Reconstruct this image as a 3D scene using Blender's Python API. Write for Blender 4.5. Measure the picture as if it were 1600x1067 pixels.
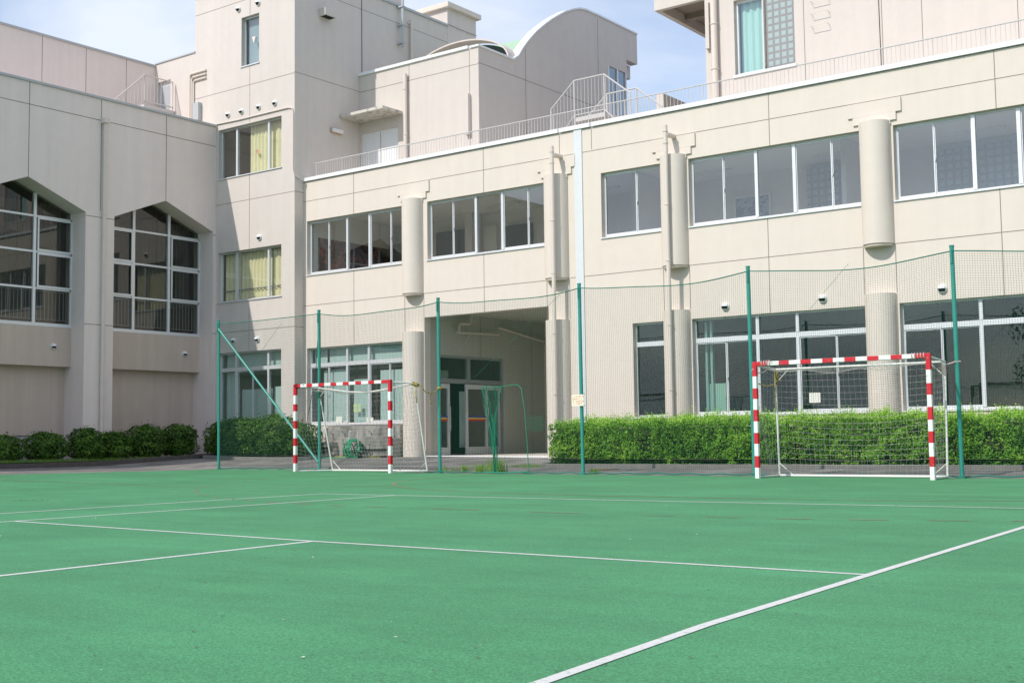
import bpy, math, random
from mathutils import Vector, Matrix, noise
random.seed(7)
R = math.radians
S = bpy.context.scene
for o in list(bpy.data.objects): bpy.data.objects.remove(o)
C = S.collection

# ------------------------------------------------------------------ camera
CAM_H = 0.79
yaw, pit, rol, FPX = 0.64165553, 0.07758873, -0.01307374, 1923.82
fwd = Vector((-math.sin(yaw)*math.cos(pit), math.cos(yaw)*math.cos(pit), math.sin(pit)))
rgt = Vector((math.cos(yaw), math.sin(yaw), 0)); upv = rgt.cross(fwd)
r2 = rgt*math.cos(rol) + upv*math.sin(rol); u2 = -rgt*math.sin(rol) + upv*math.cos(rol)
cd = bpy.data.cameras.new("camera"); cam = bpy.data.objects.new("camera", cd); C.objects.link(cam)
cam.matrix_world = Matrix(((r2.x, u2.x, -fwd.x, 0), (r2.y, u2.y, -fwd.y, 0), (r2.z, u2.z, -fwd.z, CAM_H), (0, 0, 0, 1)))
cd.sensor_width = 36; cd.lens = FPX/1600*36; cd.clip_start = .05; cd.clip_end = 2000
S.camera = cam

# ------------------------------------------------------------------ light and sky
SUN = Vector((-.262, -1.05, 1.0)).normalized()          # towards the sun
sl = bpy.data.lights.new("sun", 'SUN'); sl.energy = 2.8; sl.angle = R(.55); sl.color = (1, .955, .89)
so = bpy.data.objects.new("sun", sl); C.objects.link(so); so.location = (-10, -30, 30)
so.rotation_euler = SUN.to_track_quat('Z', 'Y').to_euler()
W = bpy.data.worlds.new("World"); S.world = W; W.use_nodes = True
nt = W.node_tree; nt.nodes.clear()
def nd(nt, t, **k):
    n = nt.nodes.new(t)
    for a, b in k.items():
        if a in n.inputs: n.inputs[a].default_value = b
        else: setattr(n, a, b)
    return n
out = nd(nt, 'ShaderNodeOutputWorld'); bg = nd(nt, 'ShaderNodeBackground', Strength=.15)
sky = nd(nt, 'ShaderNodeTexSky'); sky.sky_type = 'NISHITA'; sky.sun_disc = False
sky.sun_elevation = math.asin(SUN.z); sky.sun_rotation = math.atan2(SUN.x, SUN.y); sky.air_density = 1.0; sky.dust_density = .7; sky.ozone_density = 2.5
tc = nd(nt, 'ShaderNodeTexCoord'); mp = nd(nt, 'ShaderNodeMapping'); mp.inputs['Scale'].default_value = (1.0, 1.0, 2.4); mp.inputs['Location'].default_value = (3.1, 1.7, .3)
nz = nd(nt, 'ShaderNodeTexNoise', Scale=2.3, Detail=7.0, Roughness=.5, Distortion=.35)
cr = nd(nt, 'ShaderNodeValToRGB'); cr.color_ramp.elements[0].position = .42; cr.color_ramp.elements[0].color = (.16,)*3+(1,)
cr.color_ramp.elements[1].position = .60; cr.color_ramp.elements[1].color = (.97,)*3+(1,)
mx = nd(nt, 'ShaderNodeMix', data_type='RGBA'); mx.inputs[7].default_value = (4.7, 5.1, 5.9, 1)
L = nt.links.new
L(tc.outputs['Generated'], mp.inputs[0]); L(mp.outputs[0], nz.inputs['Vector']); L(nz.outputs[0], cr.inputs[0])
L(cr.outputs[0], mx.inputs[0]); L(sky.outputs[0], mx.inputs[6]); L(mx.outputs[2], bg.inputs[0]); L(bg.outputs[0], out.inputs[0])
S.view_settings.view_transform = 'Standard'; S.view_settings.look = 'None'; S.view_settings.exposure = .31; S.view_settings.gamma = 1
S.cycles.max_bounces = 8; S.cycles.diffuse_bounces = 4; S.cycles.glossy_bounces = 4; S.cycles.transparent_max_bounces = 24
S.cycles.use_denoising = True; S.cycles.caustics_reflective = False; S.cycles.caustics_refractive = False

# ------------------------------------------------------------------ materials
def lin(c): return tuple(((v/255)/12.92 if v/255 <= .04045 else ((v/255+.055)/1.055)**2.4) for v in c)
def material(name, col, rough=.7, metal=0, var=.0, vscale=6, streak=0., bump=0., bscale=60, col2=None, spec=.5, stretch=(1,1,1), c2scale=.6, c2lo=.45, c2hi=.62):
    m = bpy.data.materials.new(name); m.use_nodes = True; t = m.node_tree; L = t.links.new
    b = t.nodes['Principled BSDF']; b.inputs['Roughness'].default_value = rough; b.inputs['Metallic'].default_value = metal
    b.inputs['Specular IOR Level'].default_value = spec
    b.inputs['Base Color'].default_value = (*col, 1)
    tc = nd(t, 'ShaderNodeTexCoord'); geo = nd(t, 'ShaderNodeNewGeometry')
    cur = None
    if col2:
        mp = nd(t, 'ShaderNodeMapping'); mp.inputs['Scale'].default_value = stretch
        n = nd(t, 'ShaderNodeTexNoise', Scale=c2scale, Detail=5.0, Roughness=.6)
        L(geo.outputs['Position'], mp.inputs[0]); L(mp.outputs[0], n.inputs['Vector'])
        mr = nd(t, 'ShaderNodeMapRange'); mr.inputs['From Min'].default_value = c2lo; mr.inputs['From Max'].default_value = c2hi
        L(n.outputs[0], mr.inputs[0])
        mx = nd(t, 'ShaderNodeMix', data_type='RGBA'); mx.inputs[6].default_value = (*col, 1); mx.inputs[7].default_value = (*col2, 1)
        L(mr.outputs[0], mx.inputs[0]); cur = mx.outputs[2]
    def mul(cur, fac_socket, lo, hi):
        mr = nd(t, 'ShaderNodeMapRange'); mr.inputs['From Min'].default_value = .3; mr.inputs['From Max'].default_value = .7
        mr.inputs['To Min'].default_value = lo; mr.inputs['To Max'].default_value = hi; L(fac_socket, mr.inputs[0])
        v = nd(t, 'ShaderNodeVectorMath', operation='SCALE')
        if cur: L(cur, v.inputs[0])
        else: v.inputs[0].default_value = col
        L(mr.outputs[0], v.inputs['Scale']); return v.outputs[0]
    if var:
        n = nd(t, 'ShaderNodeTexNoise', Scale=vscale, Detail=6.0, Roughness=.65); L(geo.outputs['Position'], n.inputs['Vector'])
        cur = mul(cur, n.outputs[0], 1-var, 1+var)
    if streak:
        mp = nd(t, 'ShaderNodeMapping'); mp.inputs['Scale'].default_value = (2.2, 2.2, .10)
        n = nd(t, 'ShaderNodeTexNoise', Scale=1.6, Detail=7.0, Roughness=.62); L(geo.outputs['Position'], mp.inputs[0]); L(mp.outputs[0], n.inputs['Vector'])
        cur = mul(cur, n.outputs[0], 1-streak, 1+streak*.5)
    if cur: L(cur, b.inputs['Base Color'])
    if bump:
        n = nd(t, 'ShaderNodeTexNoise', Scale=bscale, Detail=3.0); L(geo.outputs['Position'], n.inputs['Vector'])
        bp = nd(t, 'ShaderNodeBump', Strength=bump, Distance=.01); L(n.outputs[0], bp.inputs['Height']); L(bp.outputs[0], b.inputs['Normal'])
    return m
M = {}
M['cream'] = material('cream_stucco', (.715, .636, .556), .85, var=.02, vscale=3, streak=.03, bump=.25, bscale=90)
M['pinkish'] = material('pinkish_stucco', (.645, .583, .532), .85, var=.025, vscale=3, streak=.04, bump=.25, bscale=90)
M['canopy'] = material('weathered_canopy', (.62, .58, .52), .9, col2=(.25, .24, .20), c2scale=5, c2lo=.52, c2hi=.68)
M['paleblue'] = material('grey_blue_reflection', (.26, .36, .40), .6, var=.15, vscale=2)  # reflection in the small tower window, put into the colour
M['orangepaper'] = material('orange_paper', (.75, .38, .24), .7)
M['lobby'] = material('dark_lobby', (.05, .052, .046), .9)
M['stripgrey'] = material('light_grey_metal', (.68, .70, .71), .5, var=.03, streak=.05)
M['tan'] = material('tan_lamp_body', (.55, .36, .24), .6)
M['porch'] = material('shaded_porch_plaster', (.50, .49, .43), .9, var=.03, streak=.05)  # darker and greener than cream: porch shade and net tint in the colour
M['hall'] = material('grey_stucco', (.81, .70, .645), .85, var=.02, vscale=3, streak=.05, bump=.25, bscale=90)
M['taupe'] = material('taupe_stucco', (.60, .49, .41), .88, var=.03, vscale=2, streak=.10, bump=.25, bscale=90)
M['underside'] = material('brown_soffit', (.30, .25, .21), .9, var=.05)
M['joint'] = material('sealant', (.24, .19, .16), .8)
M['coping'] = material('white_metal_coping', (.82, .83, .83), .4, var=.02)
M['greycap'] = material('grey_coping', (.45, .47, .48), .5)
M['alu'] = material('aluminium_frame', (.74, .75, .76), .38, metal=.25, var=.02)
M['aludark'] = material('bronze_frame', (.35, .36, .37), .4, metal=.3)
M['pipe'] = material('cream_pipe', (.70, .62, .55), .5, var=.02)
M['railing'] = material('pale_railing_paint', (.56, .53, .51), .45, var=.03)
M['interior'] = material('interior_plaster', (.76, .74, .70), .9, var=.03)
M['ceiling'] = material('ceiling_board', (.88, .87, .84), .9, var=.02)
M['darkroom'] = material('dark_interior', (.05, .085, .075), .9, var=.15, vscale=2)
M['floorint'] = material('interior_floor', (.80, .73, .64), .4)
M['conc'] = material('stained_concrete', (.36, .34, .305), .9, col2=(.13, .125, .115), c2scale=2.2, c2lo=.42, c2hi=.66, var=.12, vscale=14, stretch=(1,1,.45), bump=.4)
M['kerb'] = material('kerb_concrete', (.21, .20, .185), .9, var=.15, vscale=7, bump=.4)
M['darkkerb'] = material('damp_kerb', (.10, .085, .08), .9, var=.2, vscale=7, bump=.4)
M['soil'] = material('planter_soil', (.10, .075, .05), .95, var=.3, vscale=9, bump=.6, bscale=25)
M['asphalt'] = material('asphalt', (.165, .155, .145), .9, col2=(.26, .245, .23), c2scale=.9, var=.12, vscale=45, bump=.35, bscale=150)
M['red'] = material('red_paint', (.60, .015, .03), .4, var=.08, vscale=12, col2=(.40, .10, .08), c2scale=16, c2lo=.60, c2hi=.66)
M['white'] = material('white_paint', (.80, .79, .77), .4, var=.04, vscale=9, col2=(.50, .44, .36), c2scale=14, c2lo=.62, c2hi=.72)
M['oldwhite'] = material('worn_white_paint', (.72, .70, .66), .5, col2=(.42, .25, .14), c2scale=7, c2lo=.62, c2hi=.72)
M['green'] = material('green_painted_steel', (.035, .27, .215), .38, var=.08, vscale=8)
M['netgreen'] = material('green_net_cord', (.022, .105, .075), .8)
M['ropegreen'] = material('green_rope', (.012, .17, .115), .7)
M['flapgreen'] = material('bright_green_cord', (.012, .23, .135), .7)
M['netwhite'] = material('grey_net_cord', (.44, .41, .385), .8)
M['rope'] = material('yellow_black_rope', (.50, .38, .10), .8, col2=(.04, .04, .03), c2scale=26, c2lo=.5, c2hi=.56)
M['greyrope'] = material('pinkish_grey_rope', (.50, .40, .37), .8)
M['hood'] = material('white_vent_metal', (.80, .80, .79), .35)
M['black'] = material('black_void', (.012, .012, .012), .8)
M['hose'] = material('green_hose', (.01, .36, .17), .4)
M['chrome'] = material('chrome', (.8, .8, .8), .15, metal=1)
M['teal'] = material('teal_curtain', (.42, .70, .62), .85)
M['yellow'] = material('yellow_curtain', (.82, .76, .47), .9, var=.05)
M['paleblind'] = material('pale_teal_blind', (.50, .66, .62), .8)
M['greycurtain'] = material('olive_grey_curtain', (.20, .205, .165), .9, var=.15, vscale=1.5)
M['paper'] = material('paper', (.75, .76, .68), .8)
M['lime'] = material('lime_paper', (.52, .64, .34), .8)
M['signcream'] = material('cream_board', (.84, .80, .62), .5)
M['ink'] = material('red_ink', (.70, .08, .05), .6)
M['bluestripe'] = material('blue_tape', (.02, .05, .35), .4); M['yelstripe'] = material('yellow_tape', (.75, .50, .04), .4)
M['copper'] = material('green_roof_sheet', (.36, .52, .37), .6, var=.04)
M['mural'] = material('dark_mural', (.09, .07, .07), .8, col2=(.30, .12, .10), c2scale=4, c2lo=.5, c2hi=.6, var=.5, vscale=6)
M['picture'] = material('landscape_print', (.30, .38, .44), .6, col2=(.10, .13, .12), c2scale=5, c2lo=.45, c2hi=.55)
M['pinksticker'] = material('pink_paper', (.85, .66, .60), .7)
M['trunk'] = material('bark', (.11, .08, .055), .95, var=.3, vscale=9, bump=.6)
M['manhole'] = material('rusty_iron', (.17, .11, .08), .8, var=.25, vscale=20)
M['drygrass'] = material('dry_grass', (.42, .36, .12), .9)

def leafmat(name, a, b, c=None, sc=1.5):
    m = bpy.data.materials.new(name); m.use_nodes = True; t = m.node_tree; L = t.links.new; t.nodes.remove(t.nodes['Principled BSDF'])
    o = t.nodes['Material Output']; geo = nd(t, 'ShaderNodeNewGeometry')
    n = nd(t, 'ShaderNodeTexNoise', Scale=sc, Detail=5.0, Roughness=.7); L(geo.outputs['Position'], n.inputs['Vector'])
    w = nd(t, 'ShaderNodeTexWhiteNoise'); sn = nd(t, 'ShaderNodeVectorMath', operation='SNAP'); sn.inputs[1].default_value = (.04,)*3
    L(geo.outputs['Position'], sn.inputs[0]); L(sn.outputs[0], w.inputs['Vector'])
    ad = nd(t, 'ShaderNodeMath', operation='MULTIPLY_ADD'); ad.inputs[1].default_value = .38; L(w.outputs['Value'], ad.inputs[0]); L(n.outputs[0], ad.inputs[2])
    cr = nd(t, 'ShaderNodeValToRGB'); e = cr.color_ramp.elements; e[0].position = .5; e[0].color = (*a, 1); e[1].position = .85; e[1].color = (*b, 1)
    if c: k = e.new(.98); k.color = (*c, 1)
    L(ad.outputs[0], cr.inputs[0])
    d = nd(t, 'ShaderNodeBsdfPrincipled', Roughness=.5); d.inputs['Specular IOR Level'].default_value = .18; tr = nd(t, 'ShaderNodeBsdfTranslucent'); ms = nd(t, 'ShaderNodeMixShader', Fac=.2)
    L(cr.outputs[0], d.inputs['Base Color']); L(cr.outputs[0], tr.inputs[0]); L(d.outputs[0], ms.inputs[1]); L(tr.outputs[0], ms.inputs[2]); L(ms.outputs[0], o.inputs[0])
    return m
M['shrubcore'] = material('shrub_dark_core', (.022, .028, .012), .95)  # solid core, coloured near black for the shade between the leaves
M['hedgeleaf'] = leafmat('hedge_leaves', (.05, .16, .015), (.22, .46, .04), (.40, .60, .08))
M['newleaf'] = leafmat('fresh_shoots', (.28, .55, .05), (.50, .76, .12))
M['shrubleaf'] = leafmat('shrub_leaves', (.022, .07, .010), (.11, .23, .03), (.26, .35, .06), 2.5)
M['treeleaf'] = leafmat('tree_leaves', (.022, .055, .014), (.07, .13, .03), None, .8)
M['weed'] = leafmat('weed_blades', (.12, .26, .04), (.26, .42, .08))

def glass(name, tint=(.92, .95, .94), refl=1.0, rough=0.0, mixmin=.05, mixmax=.75):
    m = bpy.data.materials.new(name); m.use_nodes = True; t = m.node_tree; L = t.links.new; t.nodes.remove(t.nodes['Principled BSDF'])
    o = t.nodes['Material Output']; tr = nd(t, 'ShaderNodeBsdfTransparent'); tr.inputs[0].default_value = (*tint, 1)
    gl = nd(t, 'ShaderNodeBsdfGlossy', Roughness=rough); gl.inputs[0].default_value = (refl,)*3+(1,)
    ge = nd(t, 'ShaderNodeNewGeometry'); dt = nd(t, 'ShaderNodeVectorMath', operation='DOT_PRODUCT'); L(ge.outputs['Incoming'], dt.inputs[0]); L(ge.outputs['Normal'], dt.inputs[1])
    ab = nd(t, 'ShaderNodeMath', operation='ABSOLUTE'); L(dt.outputs['Value'], ab.inputs[0]); sb = nd(t, 'ShaderNodeMath', operation='SUBTRACT'); sb.inputs[0].default_value = 1; L(ab.outputs[0], sb.inputs[1])
    fr = nd(t, 'ShaderNodeMath', operation='POWER'); fr.inputs[1].default_value = 4.5; L(sb.outputs[0], fr.inputs[0]); mr = nd(t, 'ShaderNodeMapRange'); mr.inputs['From Min'].default_value = 0; mr.inputs['From Max'].default_value = 1
    mr.inputs['To Min'].default_value = mixmin; mr.inputs['To Max'].default_value = mixmax
    L(fr.outputs[0], mr.inputs[0]); ms = nd(t, 'ShaderNodeMixShader'); L(mr.outputs[0], ms.inputs[0]); L(tr.outputs[0], ms.inputs[1]); L(gl.outputs[0], ms.inputs[2]); L(ms.outputs[0], o.inputs[0])
    return m
M['glass'] = glass('window_glass', (.95, .97, .96), mixmin=.15, mixmax=.9)
M['darkglass'] = glass('dark_window_glass', (.52, .72, .66), mixmin=.08, mixmax=.85)
M['doorglass'] = glass('door_glass', (.80, .84, .82), mixmin=.22)
M['hallglass'] = glass('tinted_hall_glass', (.45, .47, .43), mixmin=.07, mixmax=.9)

def glassblock():
    m = bpy.data.materials.new('glass_block'); m.use_nodes = True; t = m.node_tree; L = t.links.new; b = t.nodes['Principled BSDF']
    geo = nd(t, 'ShaderNodeNewGeometry'); br = nd(t, 'ShaderNodeVectorMath', operation='MULTIPLY'); br.inputs[1].default_value = (5.05, 0, 5.05)
    L(geo.outputs['Position'], br.inputs[0]); fr = nd(t, 'ShaderNodeVectorMath', operation='FRACTION'); L(br.outputs[0], fr.inputs[0])
    su = nd(t, 'ShaderNodeVectorMath', operation='SUBTRACT'); su.inputs[1].default_value = (.5, 0, .5); L(fr.outputs[0], su.inputs[0])
    ab = nd(t, 'ShaderNodeVectorMath', operation='ABSOLUTE'); L(su.outputs[0], ab.inputs[0]); sp = nd(t, 'ShaderNodeSeparateXYZ'); L(ab.outputs[0], sp.inputs[0])
    ma = nd(t, 'ShaderNodeMath', operation='MAXIMUM'); L(sp.outputs[0], ma.inputs[0]); L(sp.outputs[2], ma.inputs[1])
    cr = nd(t, 'ShaderNodeValToRGB'); e = cr.color_ramp.elements; e[0].position = .0; e[0].color = (.42, .48, .47, 1); e[1].position = .465; e[1].color = (.40, .31, .28, 1)
    k = e.new(.33); k.color = (.36, .43, .43, 1); k = e.new(.435); k.color = (.15, .19, .20, 1)
    L(ma.outputs[0], cr.inputs[0]); L(cr.outputs[0], b.inputs['Base Color']); b.inputs['Roughness'].default_value = .18
    bp = nd(t, 'ShaderNodeBump', Strength=.5, Distance=.02); L(ma.outputs[0], bp.inputs['Height']); bp.invert = True; L(bp.outputs[0], b.inputs['Normal'])
    return m
M['block'] = glassblock()

def courtmat():
    m = bpy.data.materials.new('court_paint'); m.use_nodes = True; t = m.node_tree; L = t.links.new; b = t.nodes['Principled BSDF']; b.inputs['Roughness'].default_value = .82
    b.inputs['Specular IOR Level'].default_value = .3
    geo = nd(t, 'ShaderNodeNewGeometry')
    n1 = nd(t, 'ShaderNodeTexNoise', Scale=.55, Detail=6.0, Roughness=.62); n2 = nd(t, 'ShaderNodeTexNoise', Scale=110.0, Detail=3.0)
    n3 = nd(t, 'ShaderNodeTexNoise', Scale=38.0, Detail=4.0, Roughness=.75); mp = nd(t, 'ShaderNodeMapping'); mp.inputs['Scale'].default_value = (.5, 1.9, 1); mp.inputs['Rotation'].default_value = (0, 0, R(-35))
    n4 = nd(t, 'ShaderNodeTexNoise', Scale=1.1, Detail=7.0, Roughness=.7)
    for n in (n1, n2, n3): L(geo.outputs['Position'], n.inputs['Vector'])
    L(geo.outputs['Position'], mp.inputs[0]); L(mp.outputs[0], n4.inputs['Vector'])
    def mr(s, a, b_, lo, hi):
        q = nd(t, 'ShaderNodeMapRange'); q.inputs['From Min'].default_value = a; q.inputs['From Max'].default_value = b_; q.inputs['To Min'].default_value = lo; q.inputs['To Max'].default_value = hi; L(s, q.inputs[0]); return q.outputs[0]
    mx = nd(t, 'ShaderNodeMix', data_type='RGBA'); mx.inputs[6].default_value = (.066, .240, .106, 1); mx.inputs[7].default_value = (.078, .282, .127, 1)
    L(mr(n1.outputs[0], .38, .62, 0, 1), mx.inputs[0]); cur = mx.outputs[2]
    for s, a, b_, lo, hi in ((n2.outputs[0], .3, .7, .62, 1.38), (n3.outputs[0], .26, .40, .62, 1.0), (n4.outputs[0], .38, .60, .90, 1.04)):
        v = nd(t, 'ShaderNodeVectorMath', operation='SCALE'); L(cur, v.inputs[0]); L(mr(s, a, b_, lo, hi), v.inputs['Scale']); cur = v.outputs[0]
    L(cur, b.inputs['Base Color'])
    bp = nd(t, 'ShaderNodeBump', Strength=.35, Distance=.004); L(n2.outputs[0], bp.inputs['Height']); L(bp.outputs[0], b.inputs['Normal'])
    return m
M['court'] = courtmat()
def worn(name, col, lo, hi, base, scale=30):
    m = material(name, col, .75, col2=base, c2scale=scale, c2lo=lo, c2hi=hi, var=.05, vscale=60, bump=.2, bscale=160); return m
M['line'] = worn('white_court_line', (.64, .63, .60), .55, .78, (.16, .34, .22))
M['redline'] = worn('faded_red_line', (.26, .16, .10), .45, .62, (.085, .25, .125), 4)
M['blueline'] = worn('faded_blue_line', (.08, .26, .28), .40, .70, (.085, .25, .125), 4)
M['orangeline'] = material('orange_edge', (.42, .15, .07), .85, col2=(.20, .18, .15), c2scale=1.2, c2lo=.4, c2hi=.6)

# ------------------------------------------------------------------ mesh helpers
WL = {}
def tag(o, label=None, cat=None, group=None, kind=None):
    if label: o['label'] = label
    if cat: o['category'] = cat
    if group: o['group'] = group
    if kind: o['kind'] = kind
    return o
def thing(name, label, cat, loc=(0, 0, 0), group=None):
    o = bpy.data.objects.new(name, None); o.empty_display_size = .3; C.objects.link(o); o.location = loc; WL[o] = Vector(loc)
    return tag(o, label, cat, group)
class MB:
    def __init__(s, T=None): s.v = []; s.f = []; s.m = []; s.T = T
    def add(s, vs, fs, mi=0):
        n = len(s.v); s.v += [tuple(s.T(*p)) if s.T else tuple(p) for p in vs]
        for f in fs: s.f.append([i+n for i in f]); s.m.append(mi)
    def box(s, a, b, c, d, e, f, mi=0):
        a, b = sorted((a, b)); c, d = sorted((c, d)); e, f = sorted((e, f))
        s.add([(a,c,e),(b,c,e),(b,d,e),(a,d,e),(a,c,f),(b,c,f),(b,d,f),(a,d,f)], [(0,3,2,1),(4,5,6,7),(0,1,5,4),(1,2,6,5),(2,3,7,6),(3,0,4,7)], mi)
    def quad(s, *p, mi=0): s.add(p, [tuple(range(len(p)))], mi)
    def prism(s, poly, vec, mi=0):
        n = len(poly); v = list(poly)+[tuple(Vector(p)+Vector(vec)) for p in poly]
        s.add(v, [tuple(range(n))[::-1], tuple(range(n, 2*n))]+[(i, (i+1) % n, n+(i+1) % n, n+i) for i in range(n)], mi)
    def tube(s, pts, r, n=8, mi=0, closed=False, caps=True):
        P = [Vector(p) for p in pts]; k = len(P); rr = r if isinstance(r, (list, tuple)) else [r]*k
        up = None; base = len(s.v); vs = []
        for i, p in enumerate(P):
            if closed: d = P[(i+1) % k]-P[i-1]
            else: d = P[min(i+1, k-1)]-P[max(i-1, 0)]
            if d.length < 1e-9: d = Vector((0, 0, 1))
            d.normalize()
            if up is None: up = d.cross(Vector((0, 0, 1)) if abs(d.z) < .9 else Vector((1, 0, 0))).normalized()
            up = (up-d*up.dot(d)).normalized(); q = d.cross(up)
            for j in range(n):
                a = 2*math.pi*(j+.5)/n; vs.append(p+(up*math.cos(a)+q*math.sin(a))*rr[i])
        fs = []
        for i in range(k if closed else k-1):
            for j in range(n): fs.append((i*n+j, i*n+(j+1) % n, ((i+1) % k)*n+(j+1) % n, ((i+1) % k)*n+j))
        if caps and not closed: fs += [tuple(range(n))[::-1], tuple(range((k-1)*n, k*n))]
        s.add(vs, fs, mi)
    def build(s, name, mats, parent=None, smooth=False, bevel=0, origin=(0, 0, 0), label=None):
        me = bpy.data.meshes.new(name); o = bpy.data.objects.new(name, me); C.objects.link(o)
        pw = WL[parent] if parent else Vector(origin)
        me.from_pydata([(v[0]-pw.x, v[1]-pw.y, v[2]-pw.z) for v in s.v], [], s.f)
        mats = mats if isinstance(mats, list) else [mats]
        for m in mats: me.materials.append(M[m] if isinstance(m, str) else m)
        if len(mats) > 1: me.polygons.foreach_set('material_index', s.m)
        if smooth: me.shade_smooth() if hasattr(me, 'shade_smooth') else None
        me.update()
        if parent: o.parent = parent
        else: o.location = origin
        WL[o] = pw.copy()
        if bevel:
            b = o.modifiers.new('bevel', 'BEVEL'); b.width = bevel; b.segments = 2; b.limit_method = 'ANGLE'
        if smooth and len(s.v) < 200000: me.set_sharp_from_angle(angle=R(40))
        if label: o['label'] = label
        return o
def TY(Y): return lambda u, d, z: (u, Y+d, z)       # a wall facing -Y, d = depth inwards
def TX(X): return lambda u, d, z: (X-d, u, z)       # a wall facing +X
def wall(T, u0, u1, z0, z1, holes, th, mb=None):
    mb = mb or MB(T); us = sorted({u0, u1}|{h[0] for h in holes}|{h[1] for h in holes}); zs = sorted({z0, z1}|{h[2] for h in holes}|{h[3] for h in holes})
    us = [u for u in us if u0 <= u <= u1]; zs = [z for z in zs if z0 <= z <= z1]
    def solid(i, j):
        if i < 0 or j < 0 or i >= len(us)-1 or j >= len(zs)-1: return False
        u = (us[i]+us[i+1])/2; z = (zs[j]+zs[j+1])/2
        return not any(h[0] < u < h[1] and h[2] < z < h[3] for h in holes)
    for i in range(len(us)-1):
        for j in range(len(zs)-1):
            if not solid(i, j): continue
            a, b, c, d = us[i], us[i+1], zs[j], zs[j+1]
            mb.quad((a,0,c),(b,0,c),(b,0,d),(a,0,d)); mb.quad((a,th,c),(a,th,d),(b,th,d),(b,th,c))
            if not solid(i-1, j): mb.quad((a,0,c),(a,0,d),(a,th,d),(a,th,c))
            if not solid(i+1, j): mb.quad((b,0,c),(b,th,c),(b,th,d),(b,0,d))
            if not solid(i, j-1): mb.quad((a,0,c),(a,th,c),(b,th,c),(b,0,c))
            if not solid(i, j+1): mb.quad((a,0,d),(b,0,d),(b,th,d),(a,th,d))
    return mb
def window(T, parent, u0, u1, z0, z1, units, d=.13, transom=None, glassm='glass', fw=.045, sill=True, name='window', framem='alu', fixed=()):
    """units: list of (ua, ub, panes). frame mesh, with glass pane and sill as sub-parts"""
    f = MB(T); g = MB(T); dd = d+.07
    f.box(u0, u1, d, dd, z0, z0+fw); f.box(u0, u1, d, dd, z1-fw, z1); f.box(u0, u0+fw, d, dd, z0+fw, z1-fw); f.box(u1-fw, u1, d, dd, z0+fw, z1-fw)
    ztop = z1
    if transom: f.box(u0+fw, u1-fw, d-.01, dd, transom[0], transom[1]); ztop = transom[0]
    for k, (a, b, n) in enumerate(units):
        if k: f.box(a-.04, a+.04, d-.02, dd, z0+fw, (transom[0] if transom else z1-fw)); 
        if k and transom: f.box(a-.04, a+.04, d-.02, dd, transom[1], z1-fw)
        a2 = a+(.04 if k else fw); b2 = b-(.04 if k < len(units)-1 else fw)
        zt = (transom[0] if transom else z1-fw); w = (b2-a2)/n
        for q in range(n):
            x0 = a2+q*w; x1 = a2+(q+1)*w; off = .012+.022*(q % 2)
            if n > 1:
                st = .024
                f.box(x0, x0+st, d+off, d+off+.02, z0+fw, zt); f.box(x1-st, x1, d+off, d+off+.02, z0+fw, zt)
                f.box(x0+st, x1-st, d+off, d+off+.02, z0+fw, z0+fw+.05); f.box(x0+st, x1-st, d+off, d+off+.02, zt-.03, zt)
            tl = random.uniform(-.0015, .0015)
            g.quad((x0, d+off+.009, z0+fw), (x1, d+off+.009+tl, z0+fw), (x1, d+off+.009+tl, zt), (x0, d+off+.009, zt))
            if n > 1 and q == 1:
                zc = (z0+zt)/2; f.box(x0+.004, x0+.018, d-.005, d+off, zc-.04, zc+.03)
        if transom: g.quad((a2, d+.03, transom[1]), (b2, d+.03, transom[1]), (b2, d+.03, z1-fw), (a2, d+.03, z1-fw))
    o = f.build(name, framem, parent); g.build('glass_pane', glassm, o)
    if sill:
        s = MB(T); s.box(u0-.03, u1+.03, -.035, d, z0-.035, z0-.002); s.build('window_sill', 'alu', o)
    return o
def joints(T, parent, H=(), V=(), w=.016, name='joint_seam'):
    m = MB(T)
    for z, a, b in H: m.box(a, b, -.003, .01, z-w/2, z+w/2)
    for u, a, b in V: m.box(u-w/2, u+w/2, -.004, .01, a, b)
    return m.build(name, 'joint', parent)
def hood(T, parent, u, z, r=.075):
    m = MB(T); N = 10; K = 5; vs = []; fs = []
    for i in range(K+1):                       # a hemisphere bulging out, its lower part cut open
        a = math.pi/2*i/K
        for j in range(N):
            b = 2*math.pi*j/N; vs.append((u+math.cos(b)*math.cos(a)*r, -.03-math.sin(a)*r*1.1, z+math.sin(b)*math.cos(a)*r))
    for i in range(K):
        for j in range(N):
            mz = math.sin(2*math.pi*(j+.5)/N)
            if mz < -.25 and i > 0: continue
            fs.append((i*N+j, i*N+(j+1) % N, (i+1)*N+(j+1) % N, (i+1)*N+j))
    m.add(vs, fs); m.tube([(u, 0, z), (u, -.03, z)], r*1.08, 12)
    h = m.build('vent_hood', 'hood', parent, smooth=True)
    k = MB(T); k.box(u-r*.72, u+r*.72, -.05, -.031, z-r*.6, z+r*.2); k.build('opening', 'black', h)
def curtain(T, u0, u1, z0, z1, d, mat, name, label, pitch=.11, amp=.025, cat='curtain'):
    m = MB(T); n = max(6, int((u1-u0)/pitch*12)); vs = []; ph = random.random()*6
    for i in range(n+1):
        u = u0+(u1-u0)*i/n; k = math.sin(u/pitch*6.28+ph+1.3*math.sin(u*3.1))
        vs += [(u, d+amp*k, z0), (u+.01*math.sin(u*9), d+amp*.8*k, z1)]
    m.add(vs, [(2*i, 2*i+2, 2*i+3, 2*i+1) for i in range(n)])
    o = m.build(name, mat, smooth=True); return tag(o, label, cat) if label else o
def join_wall_pipe(): pass

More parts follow.
